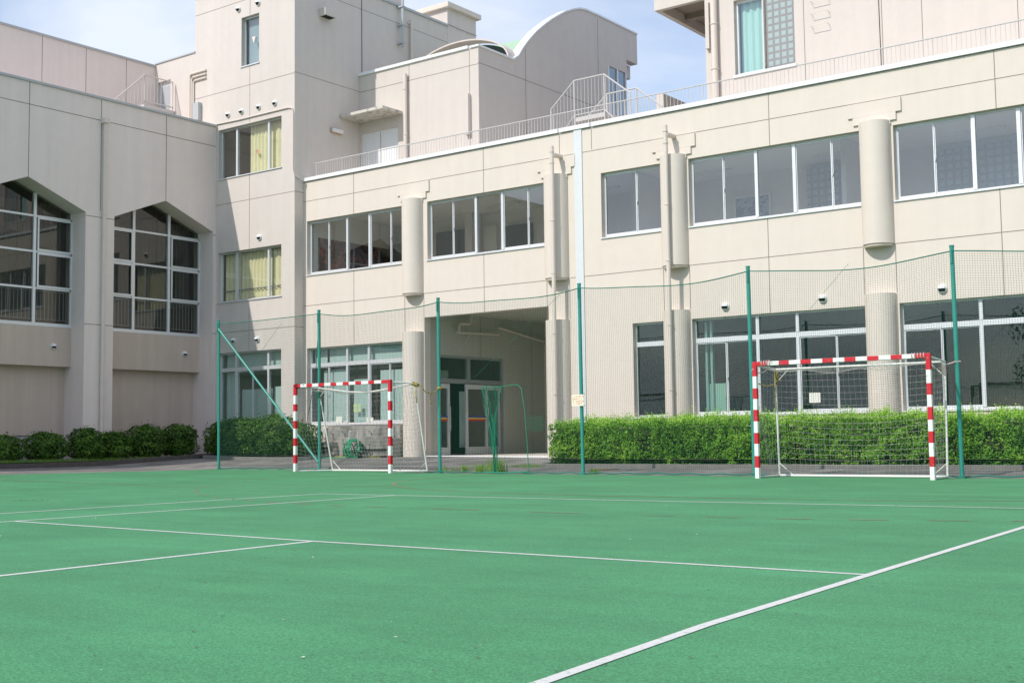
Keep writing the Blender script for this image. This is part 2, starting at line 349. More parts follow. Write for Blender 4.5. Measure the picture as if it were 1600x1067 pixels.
# ------------------------------------------------------------------ ground
def ss(a, b, x): t = min(1, max(0, (x-a)/(b-a))); return t*t*(3-2*t)
def gz(x, y):
    z = .055*ss(-17, -23.5, x)*ss(0, 14, y) + .065*ss(-28, -31, x)
    if y > 21.35: z = max(z, z+.040*min(y-21.35, 5.6))
    return z
def sheet(name, xs, ys, off, mat, clip=None):
    m = MB(); nx = len(xs); vs = [(x, y, gz(x, y)+off) for y in ys for x in xs]
    m.add(vs, [(j*nx+i, j*nx+i+1, (j+1)*nx+i+1, (j+1)*nx+i) for j in range(len(ys)-1) for i in range(nx-1)])
    return tag(m.build(name, mat, smooth=True), kind='structure')
fr = lambda a, b, n: [a+(b-a)*i/n for i in range(n+1)]
sheet('ground', [-600, -200, -80]+fr(-45, 12, 76)+[30, 80, 200, 600], [-600, -200, -80, -40, -20]+fr(-14, 32, 92)+[60, 200, 600], 0, 'asphalt')
EDGE = [(-14, -29.5), (8, -28.9), (12, -28.3), (14, -28.0), (16.4, -27.5), (18.3, -26.5), (20.0, -25.75), (20.9, -25.6), (21.24, -25.5)]
def edge(y):
    for (a, xa), (b, xb) in zip(EDGE, EDGE[1:]):
        if y <= b: return xa+(xb-xa)*(y-a)/(b-a)
    return EDGE[-1][1]
m = MB(); ys = fr(-14, 21.24, 100); NX = 60; vs = []
for y in ys:
    e = edge(y)
    for i in range(NX+1):
        x = e+(14-e)*i/NX; vs.append((x, y, gz(x, y)+.006))
m.add(vs, [(j*(NX+1)+i, j*(NX+1)+i+1, (j+1)*(NX+1)+i+1, (j+1)*(NX+1)+i) for j in range(100) for i in range(NX)])
tag(m.build('sports_court', 'court', smooth=True), kind='structure')
# faded orange border strip where the court paint ends on the left
m = MB(); vs = []
for y in ys: e = edge(y); vs += [(e-.09, y, gz(e, y)+.010), (e+.03, y, gz(e, y)+.012)]
m.add(vs, [(2*i, 2*i+1, 2*i+3, 2*i+2) for i in range(100)]); tag(m.build('court_edge_line', 'orangeline'), kind='structure')
def line(pts, w, mat, off, name='court_line', dash=None):
    m = MB(); P = []
    for (x0, y0), (x1, y1) in zip(pts, pts[1:]):
        n = max(1, int(math.hypot(x1-x0, y1-y0)/.6)); P += [(x0+(x1-x0)*i/n, y0+(y1-y0)*i/n) for i in range(n)]
    P.append(pts[-1]); acc = 0; vs = []; fs = []
    for i, (x, y) in enumerate(P):
        a = P[max(0, i-1)]; b = P[min(len(P)-1, i+1)]; dx, dy = b[0]-a[0], b[1]-a[1]; l = math.hypot(dx, dy) or 1; nx, ny = -dy/l*w/2, dx/l*w/2
        vs += [(x+nx, y+ny, gz(x, y)+off), (x-nx, y-ny, gz(x, y)+off)]
    for i in range(len(P)-1):
        if dash and (i % 2): continue
        fs.append((2*i, 2*i+1, 2*i+3, 2*i+2))
    m.add(vs, fs); return tag(m.build(name, mat), kind='structure')
line([(-12.5, -10), (-13.06, 7.76), (-13.07, 12.80)], .055, 'line', .0078)
line([(-13.10, 12.80), (-7.32, 12.93), (-3.38, 13.15), (4, 13.5)], .055, 'line', .0086)
line([(-11.35, -10), (-11.63, 6.91), (-11.66, 12.83)], .055, 'line', .0078)
line([(-11.64, 7.06), (-7.05, 6.79), (-2.56, 6.69)], .050, 'line', .0084)
line([(-6.55, -8), (-6.91, 4.11), (-7.03, 6.77)], .06, 'line', .0078)
line([(-1.7, -10), (-2.34, 3.29), (-2.46, 4.60), (-2.555, 6.68), (-2.73, 10.6), (-2.85, 13.15)], .055, 'line', .0092)
def arc(cxs, cy, r, a0, a1, n=40):
    P = []
    for i in range(n+1):
        a = R(a0+(a1-a0)*i/n); P.append(((cxs[0] if a > R(-90.01) and False else (cxs[0] if math.cos(a) < 0 else cxs[1]))+r*math.cos(a), cy+r*math.sin(a)))
    return P
line(arc((-9.7, -6.66), 20.3, 6.5, 180, 360, 60), .05, 'redline', .0085, 'faded_court_arc')
line(arc((-9.7, -6.66), 20.3, 9.75, 200, 340, 70), .05, 'redline', .0085, 'faded_court_arc', dash=True)
line(arc((-21.7, -18.66), 20.3, 6.5, 215, 330, 60), .04, 'redline', .009, 'faded_court_arc')
line([(-27.0, 14.5), (-24.0, 15.76), (-20.5, 17.2)], .04, 'blueline', .009, 'faded_court_line')
# small drift of dead leaves and a scrap on the court
m = MB()
for i in range(26):
    x = -15.5+random.gauss(0, .22)*1.0+.0; y = 9.62+random.gauss(0, .05)+(x+15.5)*.3; a = random.random()*6.28; r = random.uniform(.012, .028); z = gz(x, y)+.014
    m.quad(*[(x+r*math.cos(a+k*1.57), y+r*.6*math.sin(a+k*1.57), z+.01*random.random()) for k in range(4)])
tag(m.build('dry_leaves', material('dead_leaf', (.17, .09, .03), .9)), 'small drift of brown dead leaves lying on the green court', 'leaves', kind='stuff')

m = MB(); rnd = random.Random(5)
for i in range(420):
    y = 2.5+rnd.random()**1.5*17; x = -.5*y-2+rnd.uniform(-1, 1)*(1.5+y*.62); a = rnd.random()*6.28; r = rnd.uniform(.003, .010); z = gz(x, y)+.009
    m.quad(*[(x+r*math.cos(a+k*1.57)*(1.6 if k % 2 else 1), y+r*math.sin(a+k*1.57), z+.004*rnd.random()) for k in range(4)], mi=0 if rnd.random() < .92 else 1)
tag(m.build('court_litter', ['darkkerb', 'paper']), 'tiny dark specks and crumbs scattered over the green court', 'litter', kind='stuff')

# ------------------------------------------------------------------ main wing (two storeys, facade Y = 27)
YF = 27.0; T = TY(YF)
B = thing('school_building', 'cream two-storey school wing with half-round columns behind the green net', 'building', (-16, 27, .25))
XR = 5.6
UN = [(0, 1.72, 2), (1.72, 2.66, 1), (2.66, 4.43, 2)]
def units(x0, x1): 
    u = [(x0+a, x0+b, n) for a, b, n in UN if x0+a < x1-.2]; u[-1] = (u[-1][0], x1, u[-1][2]); return u
ups = [(-28.2, -23.9, units(-28.27, -23.9)), (-23.2, -18.78, units(-23.2, -18.78)), (-17.19, -15.2, [(-17.19, -15.2, 2)]), (-14.6, -9.98, units(-14.6, -10.1)), (-9.4, -4.95, units(-9.4, -4.95)), (-4.4, .05, units(-4.4, .05)), (.6, 5.05, units(.6, 5.05))]
ups[0] = (-28.2, -23.9, [(-28.2, -26.55, 2), (-26.55, -25.61, 1), (-25.61, -23.9, 2)])
ups[3] = (-14.6, -9.98, [(-14.6, -12.82, 2), (-12.82, -11.83, 1), (-11.83, -9.98, 2)])
ups[3] = (-14.6, -9.98, [(-14.6, -12.82, 2), (-12.82, -11.84, 1), (-11.84, -9.98, 2)])
gns = [(-28.2, -24.0, [(-28.2, -26.57, 2), (-26.57, -25.66, 1), (-25.66, -24.0, 2)]), (-16.31, -15.3, [(-16.31, -15.3, 1)]), (-14.6, -10.0, [(-14.6, -12.9, 2), (-12.9, -11.88, 1), (-11.88, -10.0, 2)]), (-9.4, -4.95, units(-9.4, -4.95)), (-4.4, .05, units(-4.4, .05)), (.6, 5.05, units(.6, 5.05))]
ZU0, ZU1, ZG0, ZG1 = 5.96, 7.67, 1.26, 3.65
holes = [(a, b, ZU0, ZU1) for a, b, u in ups]+[(a, b, ZG0, ZG1) for a, b, u in gns]+[(-23.33, -18.93, 0.0, 4.29)]
wall(T, -28.34, XR, 0, 8.93, holes, .25).build('facade_wall', 'cream', B)
for i, (a, b, u) in enumerate(ups): window(T, B, a, b, ZU0, ZU1, u)
for i, (a, b, u) in enumerate(gns): window(T, B, a, b, ZG0, ZG1, u, transom=(3.05, 3.17), glassm='glass' if i == 0 else 'darkglass')
m = MB(T)   # coping, in three lengths with small gaps
for a, b in ((-28.34, -18.51), (-18.47, -17.48), (-17.44, XR)): m.box(a, b, -.06, .34, 8.95, 9.055)
m.build('roof_coping', 'coping', B)
HJ = []
cols = [-23.72, -18.6, -15.0, -9.81, -4.75, .3]
J2 = [(-28.34, -24.08), (-23.36, -18.95), (-18.2, -18.02), (-17.75, -15.36), (-14.64, -10.18), (-9.44, -5.1), (-4.4, 0), (.7, XR)]
joints(T, B, [(8.31, -28.34, -18.7), (8.31, -18.35, -18.02), (8.31, -17.75, XR)]+[(4.99, a, b) for a, b in J2],
       [(-26.16, ZU1, 8.93), (-21.1, ZU1, 8.93), (-12.39, ZU1, 8.93), (-7.15, ZU1, 8.93), (-2.2, ZU1, 8.93), (-26.16, ZG1, ZU0-.04), (-21.12, 4.29, ZU0-.04), (-12.5, ZG1, ZU0-.04), (-7.15, ZG1, ZU0-.04), (-2.2, ZG1, ZU0-.04), (-18.49, 8.35, 8.93), (-17.46, 8.35, 8.93)]+[(c-.37, 3.9, 4.98) for c in cols]+[(c+.37, 3.9, 4.98) for c in cols])
for c in cols:   # half-round columns: an upper one with a flat foot, a lower one standing on the ground
    for z0, z1 in ((5.0, 7.79), (0.0, 3.88)):
        m = MB(); N = 22; Rr = .355
        ring = [(c+Rr*math.cos(math.pi+math.pi*i/N), YF-.001+Rr*math.sin(math.pi+math.pi*i/N)) for i in range(N+1)]
        vs = [(x, y, z0) for x, y in ring]+[(x, y, z1) for x, y in ring]; k = N+1
        m.add(vs, [(i, i+1, k+i+1, k+i) for i in range(N)]+[tuple(range(k))[::-1], tuple(range(k, 2*k))])
        if z0 > 1:   # thin stepped lip under the column
            m2r = [(c+(Rr-.03)*math.cos(math.pi+math.pi*i/N), YF+(Rr-.03)*math.sin(math.pi+math.pi*i/N)) for i in range(N+1)]
            m.add([(x, y, z0-.05) for x, y in m2r]+[(x, y, z0) for x, y in m2r], [(i, i+1, k+i+1, k+i) for i in range(N)]+[tuple(range(k))[::-1]])
        m.build('column', 'cream', B, smooth=True)
    m = MB(T)    # stepped relief around the column head
    for w, a, b in ((.62, 7.97, 8.29), (.50, 7.79, 7.968), (.37, 7.70, 7.788)):
        m.box(c-w, c+w, -.045, .02, a, b)
    m.build('stepped_relief', 'cream', B)
m = MB(T); m.box(-18.01, -17.76, -.03, .02, .15, 8.945); m.build('joint_cover_strip', 'stripgrey', B)
def downpipe(parent, pts, r, mat='pipe', clampz=(), ax=(0, 1, 0), name='downpipe'):
    m = MB(); m.tube(pts, r, 12)
    for z in clampz: p = pts[0]; m.tube([(p[0], p[1], z-.015), (p[0], p[1], z+.015)], r*1.22, 12)
    return m.build(name, mat, parent, smooth=True)
for x in (-18.44, -14.98):
    p = downpipe(B, [(x, 26.56, .12), (x, 26.56, 8.5)], .055, clampz=(1.9, 3.5, 5.1, 6.5, 8.05, 8.35))
    m = MB(); m.tube([(x+.01, 26.56, 8.26), (x+.01, 27.02, 8.30)], .065, 10); m.build('outlet', 'pipe', p, smooth=True)
# sensor lamps / vents of this wing
def domelamp(T, parent, u, z, r=.1):
    hood(T, parent, u, z, r)
for u in (-13.67, -11.18, -8.44, -6.1, -2.5): domelamp(T, B, u, 3.89, .095)
# roof, floors, rooms
m = MB(); m.box(-28.3, XR, 27.26, 33.2, 8.12, 8.42); m.box(-28.3, XR, 33.0, 33.2, .3, 8.12); m.box(XR-.2, XR, 27.26, 33, .3, 8.12)
m.build('rear_wall_and_roof', 'cream', B)
m = MB(); m.box(-28.3, XR-.2, 27.26, 33, 4.72, 4.92); m.build('upper_floor', 'floorint', B)
m = MB(); m.box(-28.25, XR-.22, 31.2, 31.3, 4.93, 8.1); m.build('corridor_wall', 'interior', B)
m = MB(); m.box(-28.25, XR-.22, 27.26, 31.2, 8.03, 8.10); m.build('ceiling', 'ceiling', B)
for x in (-28.28, -20.2, -17.3, -11.35, -4.7): m = MB(); m.box(x, x+.12, 27.26 if x < -28 else 28.8, 31.19, 4.93, 8.02); m.build('partition_wall', 'interior', B)
for x, y in ((-24.75, 30.9),): m = MB(); m.box(x, x+.30, y-.25, y+.25, 4.93, 8.02); m.build('inner_column', 'interior', B)
for k in range(9):
    for yy in (28.6, 30.1): x = -27+3.6*k; m = MB(); m.box(x, x+1.2, yy, yy+.15, 7.96, 8.025); m.build('ceiling_lamp', 'white', B)
for a, b, c in ((-13.2, -11.40, 7.9), (-9.75, -6.6, 7.85)): m = MB(); m.box(a, b, 31.05, 31.19, 5.0, c); m.build('glass_block_wall', 'block', B)
m = MB(); m.box(-28.159, -28.13, 27.45, 30.9, 5.4, 7.2); m.build('mural', 'mural', B)
for a, b, c in ((-26.3, -25.1, 7.6), (-23.4, -22.4, 7.5)): m = MB(); m.box(a, b, 31.05, 31.17, 5.0, c); m.build('dark_doorway', 'darkroom', B)
m = MB(); m.box(-27.9, -27.3, 30.5, 31.1, 4.93, 7.3); m.build('dark_locker', 'darkroom', B)
fo = MB(); fo.box(-24.3, -23.8, 31.1, 31.17, 6.6, 7.6); fo.build('noticeboard', 'paper', B)
pf = MB(); pf.box(-15.42, -14.3, 31.12, 31.17, 6.72, 7.42); pf = tag(pf.build('framed_picture', 'white'), 'landscape picture in a pale frame seen through the upper windows', 'picture')
q = MB(); q.box(-15.35, -14.37, 31.105, 31.118, 6.79, 7.35); q.build('print', 'picture', pf)
m = MB(); m.box(-28.3, XR-.2, 27.26, 33, 0.0, .285); m.build('ground_floor', 'floorint', B)
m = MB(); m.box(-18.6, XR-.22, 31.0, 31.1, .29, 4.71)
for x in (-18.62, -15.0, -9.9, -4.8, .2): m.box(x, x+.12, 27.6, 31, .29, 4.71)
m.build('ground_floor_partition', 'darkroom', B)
# pale boards standing inside a ground floor window
o = MB(); o.box(-14.42, -13.93, 27.42, 27.46, 1.28, 2.05); tag(o.build('white_board', 'paper'), 'white board leaning inside the ground floor window right of the second column', 'board')
o = MB(); o.box(-11.66, -11.38, 27.15, 27.156, 1.50, 1.73); tag(o.build('paper_notice', 'paper'), 'pale paper notice stuck to the window above the hedge behind the right goal', 'notice')
o = MB(); o.box(-14.30, -14.24, 27.35, 27.45, 1.28, 3.6); o.box(-14.44, -14.38, 27.35, 27.45, 1.28, 3.6); o.build('blind_post', 'alu', B)
# pale blinds behind the ground floor window left of the porch
def blind(T, u0, u1, z0, z1, d, label):
    m = MB(T); m.box(u0, u1, d, d+.006, z0, z1); m.box(u0, u1, d-.008, d+.014, z0-.02, z0-.001); return tag(m.build('window_blind', 'paleblind'), label, 'blind')
blind(T, -27.75, -26.80, 1.33, 2.95, .30, 'pale teal panel in the left pane of the window behind the left goal')
blind(T, -26.46, -25.76, 1.33, 2.62, .30, 'pale teal panel in the narrow middle pane with the lime papers')
blind(T, -25.36, -24.20, 1.33, 2.85, .30, 'pale teal panel in the right pane nearest the porch column')
blind(T, -28.15, -24.05, 3.18, 3.62, .30, 'long pale blind in the top lights of the window behind the left goal')
o = MB()
for i in range(2):
    for j in range(2): o.box(-26.33+.17*i, -26.19+.17*i, 27.145, 27.150, 1.62+.13*j, 1.73+.13*j)
tag(o.build('lime_papers', 'lime'), 'four lime green papers taped to the middle pane behind the left goal', 'notice')
o = MB(); o.box(-25.78, -25.50, 27.128, 27.134, 1.31, 1.44); tag(o.build('paper_notice', 'paper'), 'small white notice low on the window, right of the lime papers', 'notice')
o = MB(); o.box(-27.05, -26.80, 27.128, 27.134, 1.31, 1.50); tag(o.build('paper_notice', 'paper'), 'small white notice low on the window, left of the lime papers', 'notice')

# railing on the coping
m = MB(); m.tube([(-27.95, 27.14, 9.52), (XR, 27.14, 9.52)], .017, 6); x = -27.93; k = 0
while x < XR:
    r_ = .013 if k % 11 == 0 else .0065; m.tube([(x, 27.14, 9.05), (x, 27.14, 9.51)], r_, 5, caps=False); x += .104; k += 1
m.tube([(-27.95, 27.14, 9.12), (XR, 27.14, 9.12)], .006, 5)
m.build('roof_railing', 'railing', B)

# ------------------------------------------------------------------ porch with the doors (left wall X = -23.35)
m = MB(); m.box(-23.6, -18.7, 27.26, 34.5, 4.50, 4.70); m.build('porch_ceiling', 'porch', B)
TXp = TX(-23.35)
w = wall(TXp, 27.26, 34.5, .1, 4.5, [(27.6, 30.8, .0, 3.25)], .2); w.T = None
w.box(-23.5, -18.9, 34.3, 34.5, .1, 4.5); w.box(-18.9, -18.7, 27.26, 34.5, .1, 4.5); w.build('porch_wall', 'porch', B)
m = MB(); m.box(-23.33, -18.93, 26.95, 34.3, .0, .272); m.build('porch_step', 'kerb', B)
m = MB(); m.box(-23.2, -19.0, 27.6, 31.0, .273, .280); m.build('entrance_mat', material('green_mat', (.03, .16, .08), .95), B)
m = MB(); m.box(-23.31, -18.95, 26.93, 26.99, .20, .30); m.build('threshold_strip', 'white', B)
d = MB(TXp)
for a, b, c, e in ((27.6, 27.68, .28, 3.25), (30.72, 30.8, .28, 3.25), (27.68, 30.72, 3.17, 3.25), (27.68, 30.72, 2.42, 2.55), (29.03, 29.17, 2.55, 3.17)): d.box(a, b, .04, .14, c, e)
df = d.build('entrance_frame', 'aludark', B)
g = MB(TXp); g.quad((27.68, .09, 2.55), (29.03, .09, 2.55), (29.03, .09, 3.17), (27.68, .09, 3.17)); g.quad((29.17, .09, 2.55), (30.72, .09, 2.55), (30.72, .09, 3.17), (29.17, .09, 3.17)); g.build('glass_pane', 'darkglass', df)
for a, b, dp in ((27.7, 28.24, .08), (28.9, 29.97, .0), (29.97, 30.70, .08)):
    d = MB(TXp); zt = 2.40; st = .10
    d.box(a, a+st, dp, dp+.05, .29, zt); d.box(b-st, b, dp, dp+.05, .29, zt); d.box(a+st, b-st, dp, dp+.05, zt-.14, zt); d.box(a+st, b-st, dp, dp+.05, .29, .52)
    do = d.build('glazed_door', 'alu', B)
    g = MB(TXp); g.quad((a+st, dp+.025, .52), (b-st, dp+.025, .52), (b-st, dp+.025, zt-.14), (a+st, dp+.025, zt-.14)); g.build('glass_pane', 'doorglass', do)
    if b < 30.2:
        s = MB(TXp)
        for k in range(3): s.box(a+st, b-st, dp+.012, dp+.022, 1.30+.05*k, 1.35+.05*k, k)
        s.build('tape_stripes', ['red', 'yelstripe', 'bluestripe'], do)
        h = MB(TXp); u = b-.05; h.tube([(u, dp, 1.75), (u, dp-.06, 1.73), (u, dp-.06, 1.0), (u, dp, .98)], .014, 8); h.build('handle', 'chrome', do, smooth=True)
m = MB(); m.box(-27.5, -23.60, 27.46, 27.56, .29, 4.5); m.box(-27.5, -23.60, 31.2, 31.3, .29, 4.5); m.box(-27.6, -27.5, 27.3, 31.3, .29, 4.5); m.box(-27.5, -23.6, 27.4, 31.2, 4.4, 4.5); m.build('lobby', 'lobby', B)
m = MB(); m.box(-23.72, -23.70, 29.02, 29.30, .5, 2.2); m.box(-23.72, -23.70, 27.75, 28.1, .5, 2.2); m.build('pale_door_backing', 'paleblind', B)  # pale panels added behind the entrance doors so their glass reads lighter
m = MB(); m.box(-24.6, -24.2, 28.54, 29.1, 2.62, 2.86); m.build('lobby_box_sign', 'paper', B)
m = MB(); m.tube([(-23.25, 30.43, 4.21), (-23.25, 33.3, 3.84)], .04, 8); m.build('drain_pipe', 'pipe', B, smooth=True)
m = MB(); m.tube([(-23.2, 29.0, 4.5), (-23.2, 28.98, 4.28), (-23.2, 28.9, 4.22), (-23.2, 28.5, 4.20), (-23.2, 28.42, 4.14), (-23.2, 28.42, 3.96)], .05, 8); m.build('ceiling_pipe', 'pipe', B, smooth=True)
m = MB(); m.tube([(-23.25, 28.35, 3.93), (-23.25, 30.43, 3.99)], .035, 8); m.tube([(-23.25, 29.0, 3.93), (-23.25, 28.75, 3.62)], .02, 6); m.build('bracket_pipe', 'pipe', B, smooth=True)
m = MB(); m.box(-23.349, -23.343, 29.63, 29.645, 3.26, 4.5); m.box(-23.349, -23.343, 32.3, 32.315, .3, 4.5); m.build('wall_seam', 'joint', B)

# ------------------------------------------------------------------ concrete wash trough and low walls under the left window
Wt = thing('wash_trough', 'stained concrete wash trough with taps under the window behind the left goal', 'wash trough', (-25.5, 26.8, .25))
m = MB(); m.box(-27.0, -24.06, 26.72, 26.995, .15, 1.19); m.build('back_slab', 'conc', Wt, bevel=.01)
m = MB(); m.box(-26.55, -24.95, 26.35, 26.72, .15, .30); m.box(-25.95, -24.2, 26.42, 26.72, .30, .82); m.box(-26.1, -25.95, 26.30, 26.72, .15, .80); m.box(-24.2, -24.06, 26.3, 26.72, .15, .82); m.box(-25.95, -24.2, 26.32, 26.42, .5, .86); m.build('basin', 'conc', Wt, bevel=.012)
for x in (-26.8, -26.3, -25.2):
    m = MB(); m.tube([(x, 26.72, .98), (x, 26.62, .98), (x+.02, 26.58, .97), (x+.03, 26.57, .91)], .016, 8); m.tube([(x-.035, 26.63, 1.03), (x+.035, 26.63, 1.03)], .010, 6); m.tube([(x, 26.63, .98), (x, 26.63, 1.03)], .010, 6)
    m.build('tap', 'chrome', Wt, smooth=True)
m = MB(); m.tube([(-24.3, 26.68, .25), (-24.3, 26.68, 1.18)], .022, 8); m.build('water_pipe', 'oldwhite', Wt, smooth=True)
Lw = thing('low_wall', 'low cream block wall with dark slots beside the wash trough', 'low wall', (-27.6, 26.7, .2))
m = MB(); m.box(-28.3, -27.02, 26.62, 26.995, .72, 1.16); m.build('cap_block', 'cream', Lw, bevel=.008)
m = MB(); m.box(-28.3, -26.58, 26.40, 26.99, .56, .71); m.build('shelf', 'conc', Lw, bevel=.008)
m = MB()
for a, b in ((-28.3, -28.15), (-27.95, -27.15), (-26.98, -26.6)): m.box(a, b, 26.55, 26.99, .12, .555)
m.build('base_block', 'cream', Lw, bevel=.008)
# hose reel
H = thing('hose_reel_cart', 'green hose wound on a small reel cart with white handles by the wash trough', 'hose reel', (-25.15, 26.0, gz(-25.1, 26)))
cx, cy, cz = -25.22, 26.0, .50
m = MB(); P = []
for k in range(7*24):
    a = k/24*6.283; rr = .27+.03*math.sin(k*.13); P.append((cx-.16+.32*((k/24*1.7) % 1.0)+.02*math.sin(a*2.3), cy+rr*math.cos(a), cz+rr*math.sin(a)*1.05))
m.tube(P, .014, 6); P = [(cx+.15, cy+.05, cz+.2)]
for i in range(30): a = i/29*5.2; P.append((cx+.2+.13*math.sin(a*1.3), cy-.10, cz+.12-.36*i/29+.03*math.sin(a*3)))
P += [(cx-.1-.055*i, cy-.22-.02*math.sin(i), gz(cx, cy)+.022) for i in range(22)]
m.tube(P, .015, 6); m.build('hose', 'hose', H, smooth=True)
for sx in (-.2, .2):
    m = MB(); ring = [(cx+sx, cy+.20*math.cos(a/20*6.283), cz+.20*math.sin(a/20*6.283)) for a in range(20)]; m.tube(ring, .014, 6, closed=True)
    for k in range(3): a = k*math.pi/3; m.tube([(cx+sx, cy+.2*math.cos(a), cz+.2*math.sin(a)), (cx+sx, cy-.2*math.cos(a), cz-.2*math.sin(a))], .009, 6)
    m.build('reel_flange', 'black', H, smooth=True)
m = MB(); hx = .19
m.tube([(cx-hx, cy+.25, gz(cx, cy)+.02), (cx-hx, cy, cz), (cx-hx+.1, cy-.08, 1.02), (cx+hx+.06, cy-.08, 1.02), (cx+hx, cy, cz), (cx+hx, cy+.25, gz(cx, cy)+.02)], .021, 8); m.tube([(cx-hx-.03, cy, cz), (cx+hx+.03, cy, cz)], .016, 8); m.build('handle_frame', 'white', H, smooth=True)
for sx in (-.25, .25):
    m = MB(); m.tube([(cx+sx-.02, cy, gz(cx, cy)+.09), (cx+sx+.02, cy, gz(cx, cy)+.09)], .085, 16); m.build('wheel', 'black', H)
m = MB(); m.tube([(cx-.25, cy, gz(cx, cy)+.09), (cx+.25, cy, gz(cx, cy)+.09)], .01, 6); m.tube([(cx-.2, cy, gz(cx, cy)+.09), (cx-.2, cy, cz)], .011, 6); m.tube([(cx+.2, cy, gz(cx, cy)+.09), (cx+.2, cy, cz)], .011, 6); m.build('axle', 'black', H)

# ------------------------------------------------------------------ tower (front Y = 26.6, side X = -28.34)
TW = thing('stair_tower', 'tall cream tower with yellow curtained windows in the inside corner', 'building', (-31, 27, .2))
T = TY(26.6)
wins = [(-31.98, -28.94, 9.46, 11.12), (-31.98, -28.94, 5.34, 6.98), (-31.98, -28.94, 1.26, 3.66), (-30.87, -30.01, 13.07, 14.72)]
wall(T, -33.22, -28.34, 0, 15.9, wins, .25).build('front_wall', 'pinkish', TW)
m = MB(TX(-28.34)); m.box(26.851, 34.2, 0, .25, 0, 15.9); m.build('side_wall', 'pinkish', TW)
m = MB(); m.box(-33.22, -32.97, 26.851, 34.2, 0, 15.9); m.box(-32.969, -28.591, 34.0, 34.2, 0, 15.9); m.box(-32.969, -28.591, 26.851, 33.999, 15.5, 15.7); m.build('rear_walls_and_roof', 'pinkish', TW)
m = MB(); m.box(-33.26, -28.28, 26.55, 26.85, 15.901, 15.98); m.box(-28.6, -28.28, 26.851, 34.2, 15.901, 15.98); m.build('roof_coping', 'greycap', TW)
UW = [(-31.98, -31.2, 1), (-31.2, -29.66, 1), (-29.66, -28.94, 1)]
window(T, TW, *wins[0], UW, framem='alu'); window(T, TW, *wins[1], UW)
window(T, TW, *wins[2], [(-31.98, -31.2, 1), (-31.2, -29.66, 2), (-29.66, -28.94, 1)], transom=(3.05, 3.17))
window(T, TW, *wins[3], [(-30.87, -30.01, 1)])
joints(T, TW, [(15.3, -33.22, -28.34), (12.4, -33.22, -28.34), (8.6, -32.1, -28.34), (4.33, -32.1, -28.34)], [(-30.45, 14.76, 15.9), (-30.45, 11.16, 13.03), (-30.45, 7.0, 9.42), (-30.45, 3.7, 5.3)])
joints(TX(-28.34), TW, [(12.43, 26.6, 29.55), (15.3, 26.6, 34.2), (8.6, 26.61, 26.99), (4.33, 26.61, 26.99)], [(29.66, 12.6, 15.9)])
for u in (-31.5, -30.84, -30.0, -29.24): hood(T, TW, u, 11.57, .085)
for u, z in ((-31.0, 15.04), (-30.04, 15.04), (-29.95, 7.3), (-31.17, 4.04), (-30.03, 4.02)): hood(T, TW, u, z, .09)
m = MB(); m.tube([(-32.1, 26.57, 11.34), (-31.0, 26.57, 11.31), (-28.6, 26.57, 11.31), (-28.42, 26.57, 11.26), (-28.38, 26.57, 11.10), (-28.38, 26.57, 9.3), (-28.34, 26.6, 9.1), (-28.25, 26.85, 8.98)], .022, 8); m.build('conduit', 'pipe', TW, smooth=True)
m = MB()
for k, (dx, zz) in enumerate(((0, 13.30), (.10, 13.17), (.20, 13.04))): m.tube([(-32.62, 26.56, zz), (-33.42+dx+.04, 26.56, zz), (-33.46+dx, 26.56, zz-.05), (-33.46+dx, 26.56, 11.2)], .034, 8)
m.build('conduit_bundle', 'pipe', TW, smooth=True)
m = MB(T); m.box(-33.16, -32.86, -.16, -.001, 11.62, 12.22); m.build('junction_box', 'greycap', TW, bevel=.01)
Tt = TX(-28.34)
m = MB(Tt); m.box(27.66, 28.16, -.30, -.001, 14.52, 14.76); vb = m.build('vent_box', 'pinkish', TW)
m = MB(Tt); m.box(27.72, 28.1, -.27, -.05, 14.505, 14.518); m.build('grille', 'black', vb)
m = MB(Tt); m.box(28.16, 28.66, -.06, -.001, 10.77, 10.93); wl_ = m.build('wall_lamp', 'tan', TW, bevel=.01)
m = MB(Tt); m.box(28.18, 28.64, -.15, -.061, 10.79, 10.91); m.build('lamp_cover', 'white', wl_, bevel=.02)
m = MB(); m.tube([(-28.12, 31.5, 14.42), (-28.12, 31.5, 17.5)], .05, 8)
for z in (14.55, 15.2, 15.85): m.box(-28.34, -28.06, 31.42, 31.58, z-.025, z+.025)
m.build('mast_pipe', 'greycap', TW)
m = MB(); m.tube([(-28.24, 32.1, 12.6), (-28.24, 32.1, 15.56)], .055, 8); m.tube([(-28.24, 32.1, 15.45), (-28.34, 32.0, 15.45)], .045, 8); m.build('downpipe', 'pipe', TW, smooth=True)
m = MB(); m.tube([(-28.33, 29.66, 15.9), (-28.325, 29.66, 13.2), (-28.325, 29.62, 13.0)], .008, 5); m.build('cable', 'black', TW)
m = MB(); m.box(-33.2, -28.6, 26.86, 30, 4.9, 5.0); m.box(-33.2, -28.6, 26.86, 30, 9.0, 9.1); m.box(-33.2, -28.6, 26.86, 30, 12.2, 12.3); m.box(-33.2, -28.6, 29.9, 30, .3, 15.4); m.build('rooms', 'interior', TW)
m = MB(T); m.prism([(-30.40, .20, 10.22), (-30.32, .20, 10.28), (-30.24, .20, 10.22), (-30.32, .20, 10.10)], (0, .004, 0)); m.build('window_sticker', 'orangepaper', TW, label='small orange paper shape on the upper window')
def yc(u0, u1, z0, z1, lab, amp=.03): curtain(T, u0, u1, z0, z1, .32, 'yellow', 'curtain', lab, .19, amp)
yc(-30.75, -29.1, 9.5, 11.1, 'yellow curtain half drawn in the upper tower window'); yc(-31.95, -31.22, 5.37, 6.95, 'yellow curtain in the narrow left pane of the lower tower window')
